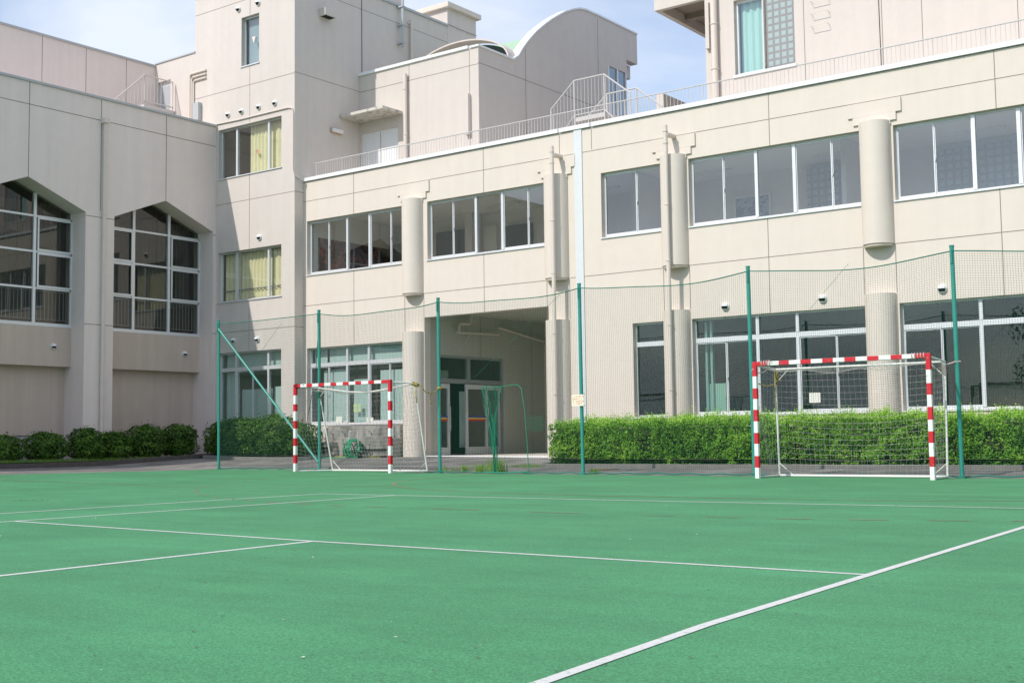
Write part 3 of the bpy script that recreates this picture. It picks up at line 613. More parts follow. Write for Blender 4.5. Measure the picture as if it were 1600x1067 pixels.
yc(-31.18, -29.68, 5.37, 6.95, 'wide yellow curtain in the middle pane of the lower tower window'); yc(-29.64, -28.96, 5.37, 6.95, 'yellow curtain in the right pane of the lower tower window')
m = MB(T); m.tube([(-31.95, .26, 5.72), (-28.97, .26, 5.72)], .02, 6); m.build('guard_rail', 'aludark', TW)
blind(T, -31.15, -29.70, 1.33, 2.45, .34, 'wide pale teal panel low in the ground floor tower window')
blind(T, -29.62, -28.98, 1.33, 2.50, .34, 'narrow pale teal panel at the right of the ground floor tower window')
blind(T, -31.9, -29.0, 3.18, 3.62, .34, 'pale blind in the top lights of the ground floor tower window')
curtain(T, -31.9, -31.25, 1.30, 3.02, .30, 'paleblind', 'curtain', 'pale teal curtain hanging at the left of the ground floor tower window', .2, .02)
m = MB(T); m.box(-30.80, -30.06, .28, .29, 13.12, 14.68); m.build('reflection_panel', 'paleblue', TW)  # panel added behind the pane to give it a reflected blue-grey
m = MB(T); m.prism([(-30.47, .10, 14.02), (-30.30, .10, 14.02), (-30.385, .10, 13.80)], (0, .004, 0)); m.build('window_sticker', 'pinksticker', TW)
# link wall left of the tower above the hall roof, with its door
wall(T, -35.4, -33.221, 11.0, 14.02, [(-35.30, -34.55, 11.4, 13.35)], .2).build('link_wall', 'pinkish', TW)
m = MB(T); m.box(-35.30, -34.55, .12, .16, 11.4, 13.35); dd = m.build('roof_door', 'alu', TW)
m = MB(T); m.box(-35.22, -34.62, .113, .12, 12.3, 13.2); m.build('door_glass', 'greycap', dd)
m = MB(T); m.box(-35.4, -33.221, -.04, .22, 14.021, 14.07); m.build('link_coping', 'greycap', TW)
# chimney-like plant room behind
m = MB(); m.box(-29.6, -28.34, 34.21, 35.9, 12.0, 16.6); pr_ = m.build('plant_room', 'pinkish', TW)
m = MB(); m.box(-29.75, -28.18, 34.06, 36.05, 16.601, 16.80); m.build('roof_slab', 'cream', pr_, bevel=.02)
m = MB(); P = [(-28.3, 34.22+1.7*k/8, 15.98-.02*math.sin(k/8*3.14)) for k in range(9)]; m.tube(P, .008, 5); m.build('cable', 'black', pr_)
m = MB(); m.box(-29.4, -28.9, 31.6, 32.3, 15.7, 17.6); m.build('mast_base', 'pinkish', TW)

# ------------------------------------------------------------------ middle block behind the terrace (front Y = 29.55, side X = -23.24)
MBk = thing('terrace_block', 'pinkish block with a quarter-barrel gable and white coping above the terrace', 'building', (-25.8, 30, 8.42))
T = TY(29.55)
wall(T, -28.339, -23.24, 8.42, 12.95, [(-28.3, -26.62, 8.42, 10.98)], .2).build('front_wall', 'pinkish', MBk)
prof = [(31.35, 12.95), (31.62, 13.12), (31.85, 13.42), (32.2, 13.79), (32.65, 14.2), (33.14, 14.57), (33.5, 14.82), (33.9, 15.07), (34.4, 15.36), (34.9, 15.58), (35.3, 15.72), (35.71, 15.79), (36.54, 15.81), (39.2, 15.81)]
poly = [(29.751, 8.42), (29.751, 12.95)]+prof+[(39.2, 14.67), (38.43, 14.67), (38.43, 14.15), (37.15, 14.15), (37.15, 8.42)]
m = MB(); m.prism([(-23.24, y, z) for y, z in poly], (-.3, 0, 0)); m.build('gable_wall', 'pinkish', MBk)
m = MB(); cp = [(29.50, 12.951)]+prof   # white metal capping along the curved edge
for (y0, z0), (y1, z1) in zip(cp, cp[1:]):
    m.add([(-23.20, y0, z0), (-23.20, y1, z1), (-23.20, y1, z1+.06), (-23.20, y0, z0+.06), (-23.56, y0, z0), (-23.56, y1, z1), (-23.56, y1, z1+.06), (-23.56, y0, z0+.06)],
          [(0, 1, 2, 3), (4, 7, 6, 5), (3, 2, 6, 7), (0, 4, 5, 1), (0, 3, 7, 4), (1, 5, 6, 2)])
m.build('gable_capping', 'coping', MBk)
m = MB(); m.box(-28.339, -23.63, 29.49, 29.80, 12.951, 13.045); m.build('front_coping', 'coping', MBk)
m = MB(); m.box(-28.3, -23.56, 29.76, 39.0, 12.5, 12.7); m.box(-28.3, -23.6, 37.0, 37.1, 8.5, 15.5); m.build('roof_deck', 'pinkish', MBk)
m = MB(); m.prism([(-26.6, 31.7, 12.72), (-26.6, 31.7, 13.0), (-26.6, 32.5, 14.04), (-26.6, 35.5, 14.04), (-26.6, 35.5, 12.72)], (2.97, 0, 0)); m.build('green_roof', 'copper', MBk)
m = MB(); N = 24; vs = []
for i in range(N+1):
    for dr, y in ((0, 31.2), (-.05, 31.2), (-.05, 31.65), (0, 31.65)):
        a = R(180*i/N); vs.append((-25.45-(2.15+dr)*math.cos(a), y, 13.0+(.98+dr)*math.sin(a)))
m.add(vs, [(4*i+j, 4*i+(j+1) % 4, 4*i+4+(j+1) % 4, 4*i+4+j) for i in range(N) for j in range(4)]); m.build('arched_eave', 'pinkish', MBk, smooth=True)
m = MB(); m.add([(-25.45-2.05*math.cos(R(180*i/N)), 31.64, 13.0+.88*math.sin(R(180*i/N))) for i in range(N+1)], [tuple(range(N+1))]); m.build('arch_infill', 'darkroom', MBk)
joints(T, MBk, [(12.40, -28.33, -23.24)], [(-26.12, 12.41, 12.94), (-23.6, 8.5, 12.94)])
joints(TX(-23.24), MBk, [(12.44, 29.55, 37.14)], [(32.04, 8.5, 13.5), (36.47, 12.45, 15.7)])
m = MB(T); m.box(-28.3, -26.62, .08, .12, 8.45, 10.98); dd = m.build('steel_double_door', 'coping', MBk)
m = MB(T); m.box(-27.465, -27.455, .074, .08, 8.5, 10.95); m.box(-27.42, -27.38, .02, .08, 9.48, 9.6); m.build('door_handle', 'black', dd)
m = MB(T); m.box(-28.33, -26.42, -.95, -.001, 11.34, 11.44); m.build('door_canopy', 'canopy', MBk, bevel=.01)
downpipe(MBk, [(-26.2, 29.44, 8.45), (-26.2, 29.44, 12.62)], .065, clampz=(9.3, 10.6, 12.1))
m = MB(T); m.box(-23.72, -23.56, -.14, -.001, 10.2, 11.5); m.build('cable_duct', 'pinkish', MBk, bevel=.008)
m = MB(TX(-23.24)); m.box(37.15, 38.40, .06, .12, 12.0, 14.15); m.box(37.15, 37.21, .0, .06, 12.0, 14.15); m.box(37.75, 37.83, .0, .06, 12.0, 14.15); m.box(38.34, 38.40, 0, .06, 12, 14.15)
wf = m.build('corner_window', 'alu', MBk)
m = MB(TX(-23.24)); m.quad((37.21, .05, 12.0), (37.75, .05, 12.0), (37.75, .05, 14.12), (37.21, .05, 14.12)); m.quad((37.83, .05, 12.0), (38.34, .05, 12.0), (38.34, .05, 14.12), (37.83, .05, 14.12)); m.build('glass_pane', glass('sky_glass', (.3, .34, .36), mixmin=.3), wf)
m = MB(); m.box(-27.5, -23.56, 37.16, 39.2, 14.16, 14.66); m.build('cantilever', 'pinkish', MBk)
# terrace floor beyond the main wing
tag(MB().build('x_tmp', 'conc')) if False else None
m = MB(); m.box(-28.3, 5.6, 33.21, 42, 8.1, 8.41); m.build('terrace_deck', 'kerb', B)

# step-over stair on the terrace
SO = thing('stepover_stair', 'pale steel step-over stair with railings on the roof terrace', 'stair', (-18.15, 28.8, 8.42))
m = MB(); m.box(-18.66, -17.64, 28.02, 29.68, 9.48, 9.60)
for sx, x0 in ((-1, -18.66), (1, -17.64)):
    for k in range(5): m.box(x0+sx*(.0+.22*k), x0+sx*(.22+.22*k), 28.06, 29.64, 9.25-.22*k, 9.29-.22*k)
m.build('treads', 'railing', SO)
for y in (28.0, 29.7):
    m = MB(); top = [(-19.44, y, 9.96), (-18.65, y, 10.64), (-17.66, y, 10.64), (-16.84, y, 9.97)]
    m.tube(top, .024, 8); m.tube([(-19.44, y, 8.42), (-19.44, y, 9.96)], .022, 8); m.tube([(-16.84, y, 8.42), (-16.84, y, 9.97)], .022, 8)
    for x in (-18.65, -17.66): m.tube([(x, y, 8.42), (x, y, 10.64)], .022, 8)
    m.tube([(-19.75, y, 8.5), (-18.65, y, 9.66), (-17.66, y, 9.66), (-16.6, y, 8.6)], .02, 8)
    x = -19.34
    while x < -16.9:
        zt = 9.96+(x+19.44)*.861 if x < -18.65 else (10.64 if x < -17.66 else 10.64-(x+17.66)*.817)
        zb = 8.8+(x+19.44)*1.06 if x < -18.65 else (9.66 if x < -17.66 else 9.66-(x+17.66)*1.0)
        m.tube([(x, y, zb), (x, y, zt)], .007, 5); x += .115
    m.build('stair_railing', 'railing', SO)
o = MB(); o.box(-18.9, -18.66, 33.0, 34.5, 8.42, 11.39); tag(o.build('parapet_stub', 'pinkish'), 'far stub of cream parapet wall between the step-over stair and the right block', 'wall')

# ------------------------------------------------------------------ right upper block (front Y = 31)
RB = thing('upper_block', 'cream upper block with a teal curtained window and glass blocks above the terrace railing', 'building', (-8, 31, 8.42))
T = TY(31)
wall(T, -16.11, 5.6, 8.42, 15.5, [(-15.2, -14.33, 10.83, 12.98), (-14.30, -13.40, 10.83, 14.6)], .25).build('front_wall', 'pinkish', RB)
m = MB(); m.box(-16.11, -15.86, 31.251, 38, 8.42, 15.5); m.box(-15.859, 5.6, 31.251, 38, 15.2, 15.5); m.box(-15.859, 5.6, 37.8, 38, 8.42, 15.19); m.box(5.35, 5.6, 31.251, 37.8, 8.42, 15.19); m.build('rear_walls_and_roof', 'pinkish', RB)
window(T, RB, -15.2, -14.33, 10.83, 12.98, [(-15.2, -14.33, 1)], fw=.07)
m = MB(T); m.box(-14.30, -13.40, .10, .18, 10.83, 14.6); m.build('glass_block_panel', 'block', RB)
m = MB(T); m.box(-15.25, -13.36, -.05, .10, 10.76, 10.83); m.build('window_sill', 'alu', RB)
curtain(T, -15.14, -14.40, 10.88, 12.93, .30, 'teal', 'curtain', 'mint teal curtain in the upper right window beside the glass blocks', .20, .035)
m = MB(); m.box(-15.3, -13.2, 32.5, 32.6, 10.5, 14.8); m.build('room_back', 'interior', RB)
downpipe(RB, [(-15.77, 30.88, 8.45), (-15.77, 30.88, 15.4)], .095, clampz=(9.8, 11.1, 12.4))
m = MB(T); m.box(-16.05, -15.93, -.12, -.001, 11.74, 13.08); m.build('cable_duct', 'pinkish', RB, bevel=.006)
joints(T, RB, [], [(-13.12, 8.5, 15.5), (-10.97, 8.5, 15.5), (-9.93, 8.5, 15.5), (-7.6, 8.5, 15.5), (-4.6, 8.5, 15.5)])
m = MB(); m.tube([(-11.12, 30.985, 15.5), (-11.04, 30.985, 12.0), (-11.02, 30.985, 8.5)], .009, 5); m.build('cable', 'black', RB)
m = MB()
for k in range(9):
    z = 11.70+.35*k; m.tube([(-12.87, 31.0, z), (-12.87, 30.83, z), (-12.40, 30.83, z), (-12.40, 31.0, z)], .0085, 6)
m.build('ladder_rungs', 'pipe', RB)
m = MB(); m.box(-17.77, -16.111, 31.0, 31.16, 13.26, 15.5); m.box(-17.77, -17.62, 31.161, 36.5, 13.26, 15.5); m.box(-17.619, -16.111, 31.161, 36.5, 13.60, 15.5); m.box(-16.25, -16.111, 31.161, 36.5, 13.3, 13.599); m.build('overhang', 'pinkish', RB)
m = MB(); m.box(-17.61, -16.26, 31.17, 36.4, 13.56, 13.598); m.box(-17.61, -16.26, 32.6, 32.8, 13.38, 13.559); m.build('soffit_board', 'underside', RB)

# ------------------------------------------------------------------ hall wing on the left (face X = -32.1)
HL = thing('hall_wing', 'grey shaded hall wing with tall gabled windows along the left of the court', 'building', (-32.5, 18, .2))
XH = -32.1; T = TX(XH); CS = [24.57, 19.75, 14.93, 10.11]; Y0, Y1 = 7.5, 26.599
m = MB(T); prev = Y0
order = sorted(CS)
edges = [Y0]+sum([[c-1.91, c+1.91] for c in order], [])+[Y1]
for i in range(0, len(edges), 2):
    a, b = edges[i], edges[i+1]     # full-height piers with their jamb sides
    m.quad((a, 0, 0), (b, 0, 0), (b, 0, 11.25), (a, 0, 11.25))
    if i: m.quad((a, 0, 0), (a, 0, 7.70), (a, .99, 7.70), (a, .99, 0))
    if i < len(edges)-2: m.quad((b, 0, 0), (b, .99, 0), (b, .99, 7.70), (b, 0, 7.70))
for c in order:                    # gabled header above each opening, with its soffits
    m.add([(c-1.91, 0, 11.25), (c-1.91, 0, 7.70), (c, 0, 8.47), (c, 0, 11.25)], [(0, 1, 2, 3)]); m.add([(c+1.91, 0, 11.25), (c, 0, 11.25), (c, 0, 8.47), (c+1.91, 0, 7.70)], [(0, 1, 2, 3)])
    m.quad((c-1.91, 0, 7.70), (c-1.91, .9, 7.70), (c, .9, 8.47), (c, 0, 8.47)); m.quad((c+1.91, 0, 7.70), (c, 0, 8.47), (c, .9, 8.47), (c+1.91, .9, 7.70))
m.T = None; m.box(-42, XH-.99, Y0, Y0+.2, 0, 11.0); m.quad((XH, Y0, 0), (XH, Y0, 11.25), (XH-1, Y0, 11.25), (XH-1, Y0, 0))
m.box(-42, XH-.25, Y0+.01, 26.59, 10.85, 11.05); m.box(XH-.249, XH-.001, Y0+.01, 26.59, 11.0, 11.249)
m.build('facade_wall', 'hall', HL)
m = MB(T)
m.box(Y0-.05, 26.55, -.05, .30, 11.251, 11.32); m.build('roof_coping', 'greycap', HL)
joints(T, HL, [(10.59, Y0, 26.59)]+[(7.6, edges[i], edges[i+1]) for i in range(0, len(edges), 2)]+[(4.33, edges[i], edges[i+1]) for i in range(0, len(edges), 2)],
       [(c, 8.48, 11.24) for c in order]+[(22.16, 7.8, 11.24), (17.34, 7.8, 11.24)], w=.02)
for c in order:
    a, b = c-1.91, c+1.91; Tn = TX(XH)
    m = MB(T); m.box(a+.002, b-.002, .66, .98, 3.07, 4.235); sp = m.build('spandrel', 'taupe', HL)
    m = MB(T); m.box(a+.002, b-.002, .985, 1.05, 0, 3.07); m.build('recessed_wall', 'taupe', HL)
    # frame
    f = MB(T); d0, d1 = .70, .78; ya, yb = c-.69, c+.67
    def top(y): return 8.47-.77*abs(y-c)/1.91
    f.box(a, b, d0-.03, d1+.05, 4.24, 4.34)
    for y in (ya, yb): f.box(y-.045, y+.045, d0-.02, d1, 4.34, top(y)-.02)
    for z in (5.36, 6.44, 7.50): f.box(a, b, d0, d1, z-.03, z+.03)
    f.box(a, a+.04, d0, d1, 4.34, 7.7); f.box(b-.04, b, d0, d1, 4.34, 7.7)
    for (p, q) in ((a, ya-.045), (yb+.045, b)):      # opening casements
        for z0, z1 in ((5.39, 6.41), (6.47, 7.47)):
            f.box(p+.04, q, d0-.03, d0, z0, z0+.055); f.box(p+.04, q, d0-.03, d0, z1-.055, z1); f.box(p+.04, p+.09, d0-.03, d0, z0+.055, z1-.055); f.box(q-.05, q, d0-.03, d0, z0+.055, z1-.055)
    wo = f.build('gabled_window', 'alu', HL)
    g = MB(T); 
    for p, q in ((a, ya), (ya, yb), (yb, b)):
        for z0, z1 in ((4.34, 5.36), (5.36, 6.44), (6.44, 7.50)):
            t1, t2 = random.uniform(-.003, .003), random.uniform(-.003, .003); g.quad((p, .74+t1, z0), (q, .74+t2, z0), (q, .74+t2+t1, z1), (p, .74+t1*2, z1))
    g.add([(a, .74, 7.5), (ya, .74, 7.5), (ya, .74, top(ya)), (a, .74, 7.7)], [(0, 1, 2, 3)]); g.add([(ya, .74, 7.5), (yb, .74, 7.5), (yb, .74, top(yb)), (c, .74, 8.47), (ya, .74, top(ya))], [(0, 1, 2, 3, 4)]); g.add([(yb, .74, 7.5), (b, .74, 7.5), (b, .74, 7.7), (yb, .74, top(yb))], [(0, 1, 2, 3)])
    g.build('glass_pane', 'hallglass', wo)
    r = MB(T); y = a+.08
    while y < b: r.tube([(y, .92, 4.45), (y, .92, 5.30)], .013, 5); y += .125
    r.tube([(a, .92, 5.31), (b, .92, 5.31)], .02, 6); r.tube([(a, .92, 4.47), (b, .92, 4.47)], .014, 6); r.build('inner_guard_rail', 'alu', wo)
lab = {24.57: 'olive grey curtain behind the gabled hall window next to the tower', 19.75: 'olive grey curtain behind the gabled hall window at the left edge', 14.93: 'olive grey curtain behind the third gabled hall window, off the left edge', 10.11: 'olive grey curtain behind the outermost gabled hall window'}
for c in CS[:2]: curtain(T, c-1.85, c+1.85, 4.4, 8.0, 1.15, 'greycurtain', 'curtain', lab[c], .16, .05)
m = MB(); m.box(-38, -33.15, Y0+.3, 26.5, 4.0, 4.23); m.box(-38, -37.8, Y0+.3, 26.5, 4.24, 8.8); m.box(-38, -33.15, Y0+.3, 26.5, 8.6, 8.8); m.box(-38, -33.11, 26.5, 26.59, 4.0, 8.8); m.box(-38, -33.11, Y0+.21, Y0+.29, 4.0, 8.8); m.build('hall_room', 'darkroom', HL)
for c in (19.75, 14.93):
    m = MB(T); m.box(c-1.9, c+1.9, .965, .984, .2, 1.0); m.build('louvre_panel', 'greycap', HL)
    m = MB(T); 
    for y in (c-1.2, c+.0, c+.87): m.box(y-.02, y+.02, .95, .964, .2, 1.0)
    m.box(c-1.9, c+1.9, .95, .984, 1.001, 1.035); m.build('louvre_frame', 'joint', HL)
T65 = TX(XH-.66)
hood(T65, HL, 21.06, 3.66, .085); hood(T65, HL, 25.86, 3.66, .085)
p = downpipe(HL, [(XH+.09, 22.24, .1), (XH+.09, 22.24, 10.62)], .058, 'pipe', clampz=(1.6, 2.1, 2.6, 3.9, 5.4, 7.0, 7.7, 9.2))
m = MB(); m.box(XH+.0, XH+.19, 22.14, 22.34, 10.5, 10.66); m.build('rain_head', 'pipe', p, bevel=.01)
# upper set-back storey
m = MB(); m.box(-44, -35.4, Y0, 26.599, 11.0, 13.93); m.build('upper_storey_wall', 'hall', HL)
m = MB(); m.box(-44, -35.35, Y0-.05, 26.599, 13.931, 14.0); m.build('upper_coping', 'greycap', HL)
joints(TX(-35.4), HL, [], [(22.2, 11.0, 13.93), (23.82, 11.0, 13.93), (25.4, 11.0, 13.93), (20.6, 11, 13.93), (19, 11, 13.93)])
# small stair with railing up to the roof door
RS = thing('roof_stair', 'small pale steel stair with railing up to the roof door left of the tower', 'stair', (-34.6, 25.6, 11.05))
m = MB(); m.box(-34.95, -34.3, 25.34, 26.59, 12.05, 12.17)
for k in range(5): m.box(-34.95, -34.3, 25.34-.23*(k+1), 25.34-.23*k, 11.9-.2*k, 11.94-.2*k)
m.build('treads', 'railing', RS)
m = MB(); X = -34.3; m.tube([(X, 24.0, 11.9), (X, 25.34, 13.17), (X, 26.5, 13.17)], .022, 8); m.tube([(X, 25.34, 11.05), (X, 25.34, 13.17)], .02, 8); m.tube([(X, 26.5, 11.05), (X, 26.5, 13.17)], .02, 8); m.tube([(X, 24.0, 11.05), (X, 25.34, 12.28), (X, 26.5, 12.28)], .02, 8)
for k in range(7): y = 25.46+.14*k; m.tube([(X, y, 12.28), (X, y, 13.16)], .008, 5)
for k in range(9): y = 24.1+.14*k; m.tube([(X, y, 11.15+(y-24.0)*.91), (X, y, 11.9+(y-24.0)*.948)], .008, 5)
m.build('stair_railing', 'railing', RS)

# ------------------------------------------------------------------ kerbs and planting beds
def kerb(pts, w, h, mat, name, label):
    m = MB(); n = len(pts); L_ = []; 
    for i, (x, y) in enumerate(pts):
        a = pts[max(0, i-1)]; b = pts[min(n-1, i+1)]; dx, dy = b[0]-a[0], b[1]-a[1]; l = math.hypot(dx, dy); L_.append((x, y, -dy/l*w/2, dx/l*w/2))
    vs = []
    for x, y, a, b in L_: z = gz(x, y); vs += [(x+a, y+b, z-.1), (x-a, y-b, z-.1), (x-a, y-b, z+h), (x+a, y+b, z+h)]
    m.add(vs, [(4*i+j, 4*i+(j+1) % 4, 4*i+4+(j+1) % 4, 4*i+4+j) for i in range(n-1) for j in range(4)]+[(3, 2, 1, 0), (4*n-4, 4*n-3, 4*n-2, 4*n-1)])
    return tag(m.build(name, mat, bevel=.012), kind='structure')
kerb([(5.6, 23.45)]+[(x, 23.45) for x in fr(5, -16.2, 21)]+[(-16.55, 23.52), (-16.78, 23.72), (-16.85, 24.0), (-16.85, 26.8)], .14, .085, 'kerb', 'kerb', '')
kerb([(-31.0, y) for y in fr(7.5, 25.2, 18)]+[(-30.9, 25.6), (-30.5, 25.85)], .14, .13, 'darkkerb', 'kerb', '')
kerb([(x, 24.95) for x in fr(-30.6, -26.4, 5)]+[(-26.3, 25.2), (-26.3, 26.3)], .14, .10, 'kerb', 'kerb', '')
m = MB(); m.add([(x, y, .26+random.uniform(0, .04)) for y in fr(23.5, 27.0, 8) for x in fr(-16.8, 5.6, 40)], [(j*41+i, j*41+i+1, j*41+i+42, j*41+i+41) for j in range(8) for i in range(40)])
tag(m.build('planting_bed', 'soil', smooth=True), kind='structure')
m = MB(); m.add([(x, y, .25+random.uniform(0, .05)) for y in fr(7.5, 26.6, 40) for x in fr(-33.1, -31.05, 5)], [(j*6+i, j*6+i+1, j*6+i+7, j*6+i+6) for j in range(40) for i in range(5)])
tag(m.build('planting_bed', 'soil', smooth=True), kind='structure')
m = MB(); m.add([(x, y, .29+random.uniform(0, .03)) for y in fr(25.0, 26.6, 4) for x in fr(-31.05, -26.35, 10)], [(j*11+i, j*11+i+1, j*11+i+12, j*11+i+11) for j in range(4) for i in range(10)])
tag(m.build('planting_bed', 'soil', smooth=True), kind='structure')
# manhole
o = MB(); o.tube([(-14.6, 22.9, gz(-14.6, 22.9)-.03), (-14.6, 22.9, gz(-14.6, 22.9)+.012)], .33, 28); tag(o.build('manhole_cover', 'manhole'), 'round rusty manhole cover in the asphalt behind the net beside the signed post', 'manhole cover')

# ------------------------------------------------------------------ foliage
def leaves(m, pts, size, mi=0, flat=.0):
    for (x, y, z, nx, ny, nz_) in pts:
        n = Vector((nx+random.gauss(0, .55), ny+random.gauss(0, .55), nz_+random.gauss(0, .55)+flat))
        if n.length < .1: n = Vector((0, 0, 1))
        n.normalize(); a = n.orthogonal().normalized(); a = Matrix.Rotation(random.random()*6.283, 3, n) @ a; b = n.cross(a); s = size*random.uniform(.6, 1.3); w_ = s*.42; p = Vector((x, y, z))
        m.add([p-a*s*.5, p+b*w_*.5, p+a*s*.5, p-b*w_*.5], [(0, 1, 2, 3)], mi)
def fbm(x, y, z, s): return noise.fractal(Vector((x*s, y*s, z*s)), .9, 2.0, 3)
def hedge(name, label, x0, x1, y0, y1, zb, zt, n, size, shoots, ends=True):
    th = thing(name, label, 'hedge', ((x0+x1)/2, (y0+y1)/2, zb))
    c = MB(); k = int((x1-x0)/.25); N = 10; vs = []
    for i in range(k+1):
        x = x0+.18+(x1-x0-.36)*i/k
        for j in range(N):
            a = 6.283*(j+.5)/N; vs.append((x, (y0+y1)/2+math.copysign(abs(math.cos(a))**.5, math.cos(a))*((y1-y0)/2-.16), (zb+zt)/2+math.copysign(abs(math.sin(a))**.5, math.sin(a))*((zt-zb)/2-.12)))
    c.add(vs, [(i*N+j, i*N+(j+1) % N, (i+1)*N+(j+1) % N, (i+1)*N+j) for i in range(k) for j in range(N)]+[tuple(range(N))[::-1], tuple(range(k*N, k*N+N))])
    c.build('dark_core', material('hedge_dark_core', (.035, .04, .015), .95), th)  # solid hull inside the hedge, its dark colour painting the shade behind the leaves
    m = MB(); pts = []
    per = (y1-y0)+2*(zt-zb)
    while len(pts) < n:
        f = random.random(); x = random.uniform(x0, x1)
        if random.random() < .06 and ends:
            x = x0+random.random()**2*.15; y = random.uniform(y0, y1); z = random.uniform(zb, zt); nn = (-1, 0, 0)
        elif f < .60: y = y0; z = zb+(zt-zb)*random.random(); nn = (0, -1, .25)
        elif f < .92: y = random.uniform(y0, y1); z = zt; nn = (0, -.2, 1)
        else: y = y1; z = random.uniform(zb, zt); nn = (0, 1, .2)
        dsp = fbm(x, y, z, 2.6)*.16 + fbm(x+9, y, z, 7)*.05; dep = abs(random.gauss(0, .06))
        px, py, pz = x+nn[0]*(dsp-dep), y+nn[1]*(dsp-dep), z+nn[2]*(dsp-dep)
        if fbm(x+5, y+3, z, 3.6) < -.30 and random.random() < .75: continue
        if pz > zt-.02 and y < y0+.1: py += (pz-zt+.05)*.8
        pts.append((px, py, max(zb-.02, pz), nn[0], nn[1], nn[2]))
    leaves(m, pts, size); m.build('foliage', 'hedgeleaf', th)
    m = MB(); pts = []
    for i in range(shoots):                 # fresh shoots standing up along the top
        x = random.uniform(x0, x1); y = random.uniform(y0, y1); h = abs(random.gauss(0, .07))+.03+max(0, fbm(x, y, 1, 1.7))*.14; base = zt+fbm(x, y, zt, 2.6)*.16-.03
        for q in range(6): t = q/5; pts.append((x+random.gauss(0, .018), y+random.gauss(0, .018), base+h*t, random.gauss(0, .7), random.gauss(0, .7)-.3, .3))
    leaves(m, pts, size*.85); m.build('fresh_shoots', 'newleaf', th)
    return th
hedge('clipped_hedge', 'long clipped bright green hedge in front of the main wing', -16.6, 4.5, 23.6, 25.3, .15, 1.08, 98000, .057, 9500)
def shrub(name, label, x, y, rx, ry, h, n, size, group=None, ragged=.22):
    zb = .26; rx *= .87; ry *= .90; th = thing(name, label, 'shrub', (x, y, zb), group); m = MB(); pts = []; sd = random.random()*50
    for i in range(n):
        d = Vector((random.gauss(0, 1), random.gauss(0, 1), random.gauss(0, 1))).normalized()
        if d.z < -.75: continue
        bx = 1+.32*(abs(d.x)*abs(d.z)+abs(d.y)*abs(d.z)+abs(d.x)*abs(d.y))
        k = bx+ragged*1.3*noise.fractal(d*1.9+Vector((sd, 0, 0)), .9, 2.0, 3)+ragged*1.1*noise.noise(d*5+Vector((sd, 3, 1))); dep = 1-abs(random.gauss(0, .10))
        if noise.noise(d*5+Vector((sd, 9, 9))) < -.33 and random.random() < .8: dep *= .8
        hh = max(.0, h*.5+d.z*h*.5*min(1.12, k*dep))
        if random.random() < .07: dep *= random.uniform(1.05, 1.2); hh *= random.uniform(1.0, 1.12)
        pts.append((x+d.x*rx*k*dep, y+d.y*ry*k*dep, zb+hh, d.x, d.y, d.z+.3))
    leaves(m, pts, size); m.build('foliage', 'shrubleaf', th)
    c = MB(); N = 12; K = 7; vs = []
    for i in range(K+1):
        a = -math.pi/2+math.pi*i/K
        for j in range(N): b = 6.283*j/N; k = .76+.1*math.sin(3*b+i); vs.append((x+rx*k*math.cos(a)*math.cos(b), y+ry*k*math.cos(a)*math.sin(b), zb+h*.47+h*.40*math.sin(a)))
    c.add(vs, [(i*N+j, i*N+(j+1) % N, (i+1)*N+(j+1) % N, (i+1)*N+j) for i in range(K) for j in range(N)]); c.build('dark_core', M['shrubcore'], th)
    return th

G = 'shrubs along the foot of the hall wing'
for x, y, rx, ry, h, lab in ((-31.75, 18.80, .6, .66, .80, 'low dark shrub cut off by the left edge of the photo'), (-31.7, 20.18, .6, .55, .88, 'dark shrub covering the right end of the grey vent panel'),
        (-31.6, 21.45, .6, .49, 1.0, 'bushy shrub at the left foot of the hall pier with the downpipe'), (-31.65, 22.43, .6, .50, .88, 'shrub just right of the downpipe foot'),
        (-31.6, 23.50, .62, .60, 1.12, 'tall round shrub in front of the recessed taupe wall, left of a similar one'), (-31.6, 24.75, .62, .55, 1.12, 'tall shrub at the right end of the row against the taupe wall')):
    shrub('shrub', lab, x, y, rx, ry*.93, h*.93, 4600, .092, G)
shrub('shrub', 'dark shrub half hidden behind the leftmost green net post', -30.95, 25.9, .48, .5, 1.12, 4200, .085)
shrub('shrub', 'leafy shrub under the tower window just right of the leftmost green post', -29.7, 25.7, .95, .6, 1.22, 9000, .08)
shrub('shrub', 'wide leafy shrub under the tower window with the net brace across it', -28.3, 25.75, 1.05, .62, 1.25, 9000, .08)
shrub('shrub', 'smaller yellowish shrub behind the left post of the left goal', -27.15, 25.8, .55, .5, 1.0, 4200, .08)
def tuft(x, y, h, n, label, mat='weed', spread=.12):
    m = MB(); z = gz(x, y)
    for i in range(n):
        a = random.random()*6.28; r = spread*random.random(); px, py = x+r*math.cos(a), y+r*math.sin(a); hh = h*random.uniform(.5, 1.1); lx, ly = random.gauss(0, .35)*hh, random.gauss(0, .35)*hh; w_ = .006
        m.add([(px-w_, py, z), (px+w_, py, z), (px+lx*.4+w_*.7, py+ly*.4, z+hh*.6), (px+lx*.4-w_*.7, py+ly*.4, z+hh*.6), (px+lx, py+ly, z+hh)], [(0, 1, 2, 3), (3, 2, 4)])
    return tag(m.build('weed_tuft', mat), label, 'weed')
tuft(-17.6, 21.7, .20, 70, 'small weed tuft at the foot of the second net post from the rope-tied goal'.replace('second net post from the rope-tied goal', 'post that the yellow rope is tied to'))
tuft(-17.15, 21.75, .24, 110, 'weed tuft under the net, left of the bigger tuft', spread=.2); tuft(-16.62, 21.65, .36, 170, 'biggest weed tuft under the net, left of the gathered net flap', spread=.24)
tuft(-14.0, 21.55, .14, 60, 'tiny weed right of the post with the sign', spread=.15); tuft(-18.2, 21.75, .14, 60, 'low weeds between the left goal and the rope post', spread=.3)
m = MB()
